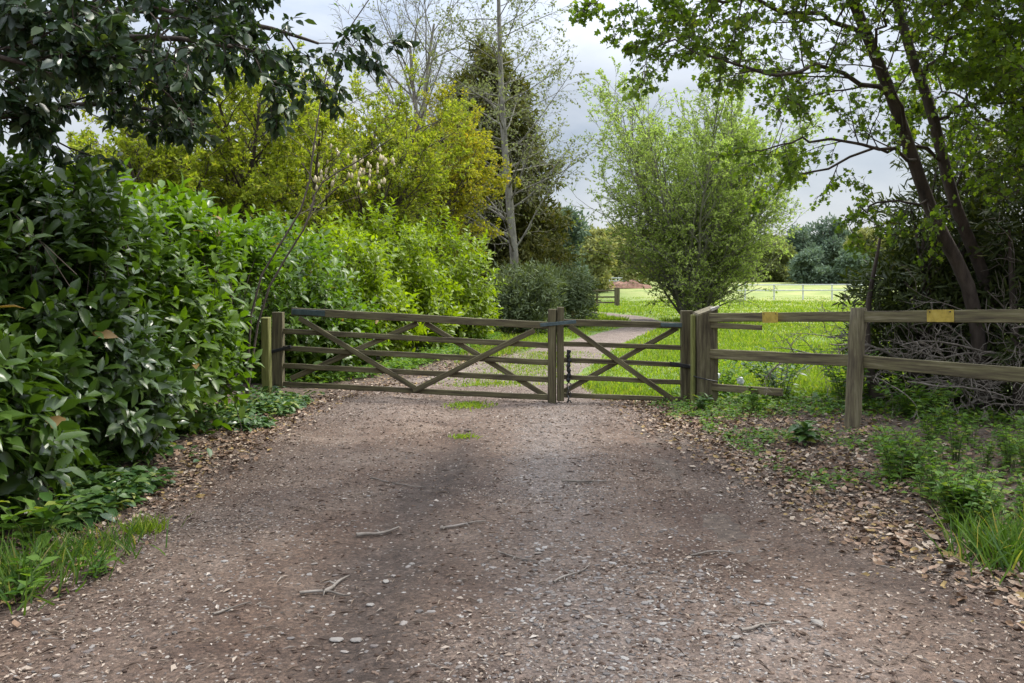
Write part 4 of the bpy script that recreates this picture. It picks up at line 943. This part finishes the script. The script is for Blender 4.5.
def leafy(name, label, x, y, n, H, size, mat, seed, asp=.45, tpl='laurel', group=None, cat='plant', spread=.15, nstem=5):
    g = rng_(seed); z = float(gz(x, y)); t = thing(name, label, cat, (x, y, z), group); T = Tubes(); P_, D_ = [], []
    for i in range(nstem):
        a = g.uniform(0, 6.28); e = np.array([x + spread * math.cos(a) * g.uniform(.4, 1.2), y + spread * math.sin(a) * g.uniform(.4, 1.2), z + H * g.uniform(.6, 1.05)])
        p = curve_pts([(x + .2 * (e[0] - x), y + .2 * (e[1] - y), z - .02), (np.array([x, y, z]) * .55 + e * .45) + [0, 0, .1 * H], e], 8); T.add(p, np.linspace(.004, .002, 8), 5)
        for q in range(n // nstem):
            f = 1.2 + 5.7 * (q + .5) / (n / nstem); k = int(f); P_.append(p[k] * (1 - f + k) + p[min(k + 1, 7)] * (f - k)); b = q * 2.4 + a; D_.append((math.cos(b), math.sin(b), .25))
    P_, D_ = np.array(P_), np.array(D_); m = len(P_); L = size * g.uniform(.65, 1.2, m)
    link('foliage', leaf_mesh('foliage', [(P_, D_ + g.normal(0, .2, (m, 3)), np.column_stack([g.normal(0, .25, m), g.normal(0, .25, m), np.ones(m)]), L, L * asp, tpl, g.random(m))], mat), t)
    link('stems', T.mesh('stems', M['stem']), t)
    return t
x, y = gp(808, 448); leafy('dock_plant', 'dark green broad-leaved plant below the leaning round fence post', x, y, 60, .24, .15, M['ivy'], 911, .38)
x, y = gp(60, 560); leafy('elder_seedling', 'bright leafy seedling with pointed leaves above the bottom left grass', x - .15, y, 50, .38, .15, M['weed'], 912, .42, spread=.2)
x, y = gp(38, 606); leafy('weed_plant', 'broad-leaved weed among the grass in the bottom left corner', x - .1, y, 60, .2, .09, M['weed'], 917, .5, 'leaf4', spread=.2, nstem=8)
x, y = gp(96, 580); leafy('weed_plant', 'small weed at the right side of the bottom left grass', x, y, 40, .14, .07, M['weed'], 918, .5, 'leaf4', spread=.12, nstem=6)
x, y = gp(120, 492); leafy('elder_seedling', 'pointed-leaved seedling at the foot of the near laurel', x - .2, y, 36, .26, .13, M['weed'], 913, .40)
x, y = gp(660, 425); leafy('bramble', 'low green plant at the foot of the chunky gate post', 2.35, 10.7, 40, .22, .11, M['ivy'], 914, .5)
x, y = gp(745, 410); leafy('bramble', 'leafy green plant between the chunky post and the leaning post', 2.95, 10.4, 46, .34, .11, M['weed'], 915, .5)
nettle0 = None; g = rng_(930)
def copy_tree(o):
    c = o.copy(); COL.objects.link(c)
    for q in list(o.children):
        d = q.copy(); COL.objects.link(d); d.parent = c
    return c
for k in range(46):
    px, py = g.uniform(880, 1085), g.uniform(442, 548); x, y = gp(px, py); x = max(x, 2.75 + .2 * g.random())
    if nettle0 is None:
        nettle0 = leafy('nettle', 'leafy nettle stem in the green patch under the fence at the right edge', x, y, 110, .36, .07, M['weed'], 931, .55, 'leaf4', 'nettles under the fence at the right edge', 'weed', .16, 7); q0 = Vector(nettle0.location)
    else:
        c = copy_tree(nettle0); c.location = (x, y, float(gz(x, y))); c.rotation_euler = (0, 0, g.uniform(0, 6.28)); s = g.uniform(.55, 1.1); c.scale = (s, s, s)
wb = [(2.9, 11.9, .55, 'reddish green weed clump behind the lowest rail near the chunky post'), (3.5, 11.2, .7, 'tall mixed weed clump behind the fence left of the leaning post'), (4.1, 10.4, .75, 'weed clump behind the leaning round post'), (4.5, 9.5, .45, 'weed clump below the fence right of the leaning post')]
for k, (x, y, h, lab) in enumerate(wb): leafy('weed_clump', lab, x, y, 430, h, .10, M['weed'] if k != 1 else M['ivy'], 940 + k, .5, 'leaf4', 'weed clumps along the fence', 'weed', .55, 26)
x, y = gp(718, 408); 
for px, py, lab in ((717, 376, 'crumpled white plastic scrap against the chunky post'), (741, 381, 'small white plastic scrap among weeds behind the lowest rail')):
    Y = 11.75; bm = bmesh.new(); bmesh.ops.create_icosphere(bm, subdivisions=2, radius=.055); q = random.Random(px)
    for v in bm.verts: v.co *= q.uniform(.6, 1.2)
    me = bpy.data.meshes.new('plastic_scrap'); bm.to_mesh(me); bm.free(); me.materials.append(M['plastic']); me.shade_flat()
    o = link('plastic_scrap', me, None, (wx(px, Y), Y, wz(py, Y))); o.scale = (1, .6, 1.1); tag(o, lab, 'litter', 'plastic scraps by the post')

# sticks and larger stones on the drive
def stick(px0, py0, px1, py1, r, label, seed, bend=.04):
    a = np.array(gp(px0, py0)); b = np.array(gp(px1, py1)); g = rng_(seed); f = np.linspace(0, 1, 9)
    nn = np.array([-(b - a)[1], (b - a)[0]]); xy = a[None] * (1 - f[:, None]) + b[None] * f[:, None] + nn[None] * (bend * np.sin(f * 5 + seed))[:, None] * 1.2
    z = drive_z(xy[:, 0], xy[:, 1]) + r * 1.2 + .004; T = Tubes(); T.add(np.column_stack([xy, z]), np.linspace(r, r * .45, 9) * g.uniform(.85, 1.15, 9), 7)
    k = 4; e = xy[k] + nn * .25 * np.sign(math.sin(seed * 3)); T.add(np.array([[*xy[k], z[k]], [*(xy[k] * .5 + e * .5), z[k] + .01], [*e, z[k]]]), np.array([r * .6, r * .45, r * .2]), 5)
    tag(link('stick', T.mesh('stick', M['twig'])), label, 'stick', 'fallen sticks on the drive')
for k, s in enumerate([(357, 541, 400, 533, .012, 'thick pale stick lying left of the dark wheel track'), (440, 535, 487, 528, .008, 'thin stick lying across the dark wheel track'),
                       (322, 600, 350, 583, .010, 'slanting stick at the lower left of the drive'), (300, 601, 350, 600, .009, 'straight stick touching the slanting one at the lower left'),
                       (562, 485, 606, 484, .010, 'pale stick on the light strip of the drive'), (556, 588, 590, 570, .006, 'thin twig right of centre in the gravel'),
                       (500, 560, 535, 566, .006, 'thin dark twig at the centre of the drive'), (370, 483, 425, 490, .006, 'dark bent twig left of centre far up the drive'),
                       (740, 640, 780, 632, .008, 'short pale stick at the lower right of the drive'), (212, 622, 250, 610, .006, 'small twig near the lower left verge'), (690, 560, 740, 555, .006, 'thin twig in the right wheel track')]):
    stick(*s[:5], s[5], 40 + k)
def stone(px, py, s, label, seed, group='larger pale stones on the drive'):
    x, y = gp(px, py); g = rng_(seed); bm = bmesh.new(); bmesh.ops.create_icosphere(bm, subdivisions=2, radius=1)
    off = g.normal(0, 1, 3)
    for v in bm.verts:
        c = np.array(v.co); f = 1 + .14 * math.sin(c[0] * 3 + off[0]) + .12 * math.sin(c[1] * 4 + off[1]) + .1 * math.sin(c[2] * 3 + off[2]); v.co = Vector(c * f * np.array([s * 1.15, s * .8, s * .38]))
    me = bpy.data.meshes.new('stone'); bm.to_mesh(me); bm.free(); me.materials.append(M['stone'])
    o = link('stone', me, None, (x, y, float(drive_z(x, y)) + s * .22)); o.rotation_euler = (0, 0, g.uniform(0, 6.28)); tag(o, label, 'stone', group)
for k, s in enumerate([(336, 644, .024, 'round pale stone at the bottom left of the drive'), (356, 644, .022, 'round pale stone just right of its twin at the bottom left'), (386, 586, .020, 'pale stone beside the dark wheel track'),
                       (412, 566, .018, 'flat buff stone at the edge of the dark wheel track'), (658, 648, .022, 'dark grey stone at the bottom right of the gravel'), (650, 608, .018, 'grey stone among the gravel right of centre'),
                       (568, 610, .020, 'flat pale stone among the gravel at the centre'), (818, 630, .030, 'flat dark stone at the right of the drive'), (600, 606, .017, 'small pale stone left of the gravel stone'), (480, 604, .018, 'grey stone near the middle of the gravel'),
                       (370, 610, .018, 'bluish stone at the left of the wheel track'), (736, 646, .022, 'pale stone lying before the light patch')]):
    stone(*s, 60 + k)
x, y = gp(468, 432); stone(468, 433, .05, 'dark earth clod beside the tiny grass patch', 80, None); bpy.data.objects[-1] if False else None
for o in scene.objects:
    if o.get('label') == 'dark earth clod beside the tiny grass patch':
        o.name = 'clod'; o['category'] = 'clod'; o.data.materials.clear(); o.data.materials.append(M['bark'])

# ------------------------------------------------------------------ sky, sun, camera
SUN_EL, SUN_AZ = 54, 62        # azimuth to the right of straight ahead (+Y)
w = bpy.data.worlds.new('World'); scene.world = w; w.use_nodes = True
nt = w.node_tree; nt.nodes.clear(); N = nt.nodes.new; Lk = nt.links.new
out = N('ShaderNodeOutputWorld'); bg = N('ShaderNodeBackground'); sky = N('ShaderNodeTexSky'); sky.sky_type = 'NISHITA'; sky.sun_disc = False
sky.sun_elevation = R(SUN_EL); sky.sun_rotation = R(SUN_AZ); sky.air_density = 1.2; sky.dust_density = 2
tc = N('ShaderNodeTexCoord'); mp = N('ShaderNodeMapping'); mp.inputs['Scale'].default_value = (1, 1, 2.6); mp.inputs['Location'].default_value = (.3, .2, .1)
Lk(tc.outputs['Generated'], mp.inputs['Vector'])
n1 = N('ShaderNodeTexNoise'); n1.inputs['Scale'].default_value = 2.6; n1.inputs['Detail'].default_value = 9; n1.inputs['Roughness'].default_value = .55; n1.inputs['Distortion'].default_value = .3
Lk(mp.outputs[0], n1.inputs['Vector'])
cl = N('ShaderNodeValToRGB'); cl.color_ramp.elements[0].position = .35; cl.color_ramp.elements[0].color = (3.6, 4.1, 5.0, 1); cl.color_ramp.elements[1].position = .68; cl.color_ramp.elements[1].color = (7.0, 7.2, 7.6, 1)
Lk(n1.outputs['Fac'], cl.inputs['Fac'])
# clouds boosted overhead well beyond a CIE overcast sky, to light the scene
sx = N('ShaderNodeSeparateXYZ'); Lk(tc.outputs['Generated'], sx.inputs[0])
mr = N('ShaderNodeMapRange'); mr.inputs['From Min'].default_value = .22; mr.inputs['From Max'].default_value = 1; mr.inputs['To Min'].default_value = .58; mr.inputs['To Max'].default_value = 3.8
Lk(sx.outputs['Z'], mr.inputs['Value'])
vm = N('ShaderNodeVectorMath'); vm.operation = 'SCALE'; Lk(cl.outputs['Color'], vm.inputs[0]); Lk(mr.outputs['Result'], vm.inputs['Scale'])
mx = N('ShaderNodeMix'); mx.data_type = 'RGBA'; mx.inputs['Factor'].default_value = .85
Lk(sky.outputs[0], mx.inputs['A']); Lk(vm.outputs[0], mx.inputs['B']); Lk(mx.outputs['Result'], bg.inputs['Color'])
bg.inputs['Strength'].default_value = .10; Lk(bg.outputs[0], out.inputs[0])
sl = bpy.data.lights.new('sun', 'SUN'); sl.energy = 2.7; sl.angle = R(7); sl.color = (1, .95, .86)
so = bpy.data.objects.new('sun', sl); COL.objects.link(so)
sv = Vector((math.sin(R(SUN_AZ)) * math.cos(R(SUN_EL)), math.cos(R(SUN_AZ)) * math.cos(R(SUN_EL)), math.sin(R(SUN_EL))))
so.rotation_euler = sv.to_track_quat('Z', 'Y').to_euler(); so.location = (10, 20, 30)

cam = bpy.data.cameras.new('camera'); co = bpy.data.objects.new('camera', cam); COL.objects.link(co)
co.location = (0, 0, CAMH); co.rotation_euler = (R(90), 0, 0)
cam.sensor_width = 36; cam.lens = 36 * FPX / 1024; cam.shift_y = -(341.5 - HY) / 1024; cam.clip_end = 2000; cam.clip_start = .05
scene.camera = co
scene.view_settings.view_transform = 'Standard'; scene.view_settings.look = 'None'; scene.view_settings.gamma = 1; scene.view_settings.exposure = 1.05
scene.cycles.max_bounces = 8; scene.cycles.diffuse_bounces = 4; scene.cycles.transmission_bounces = 4; scene.cycles.transparent_max_bounces = 4
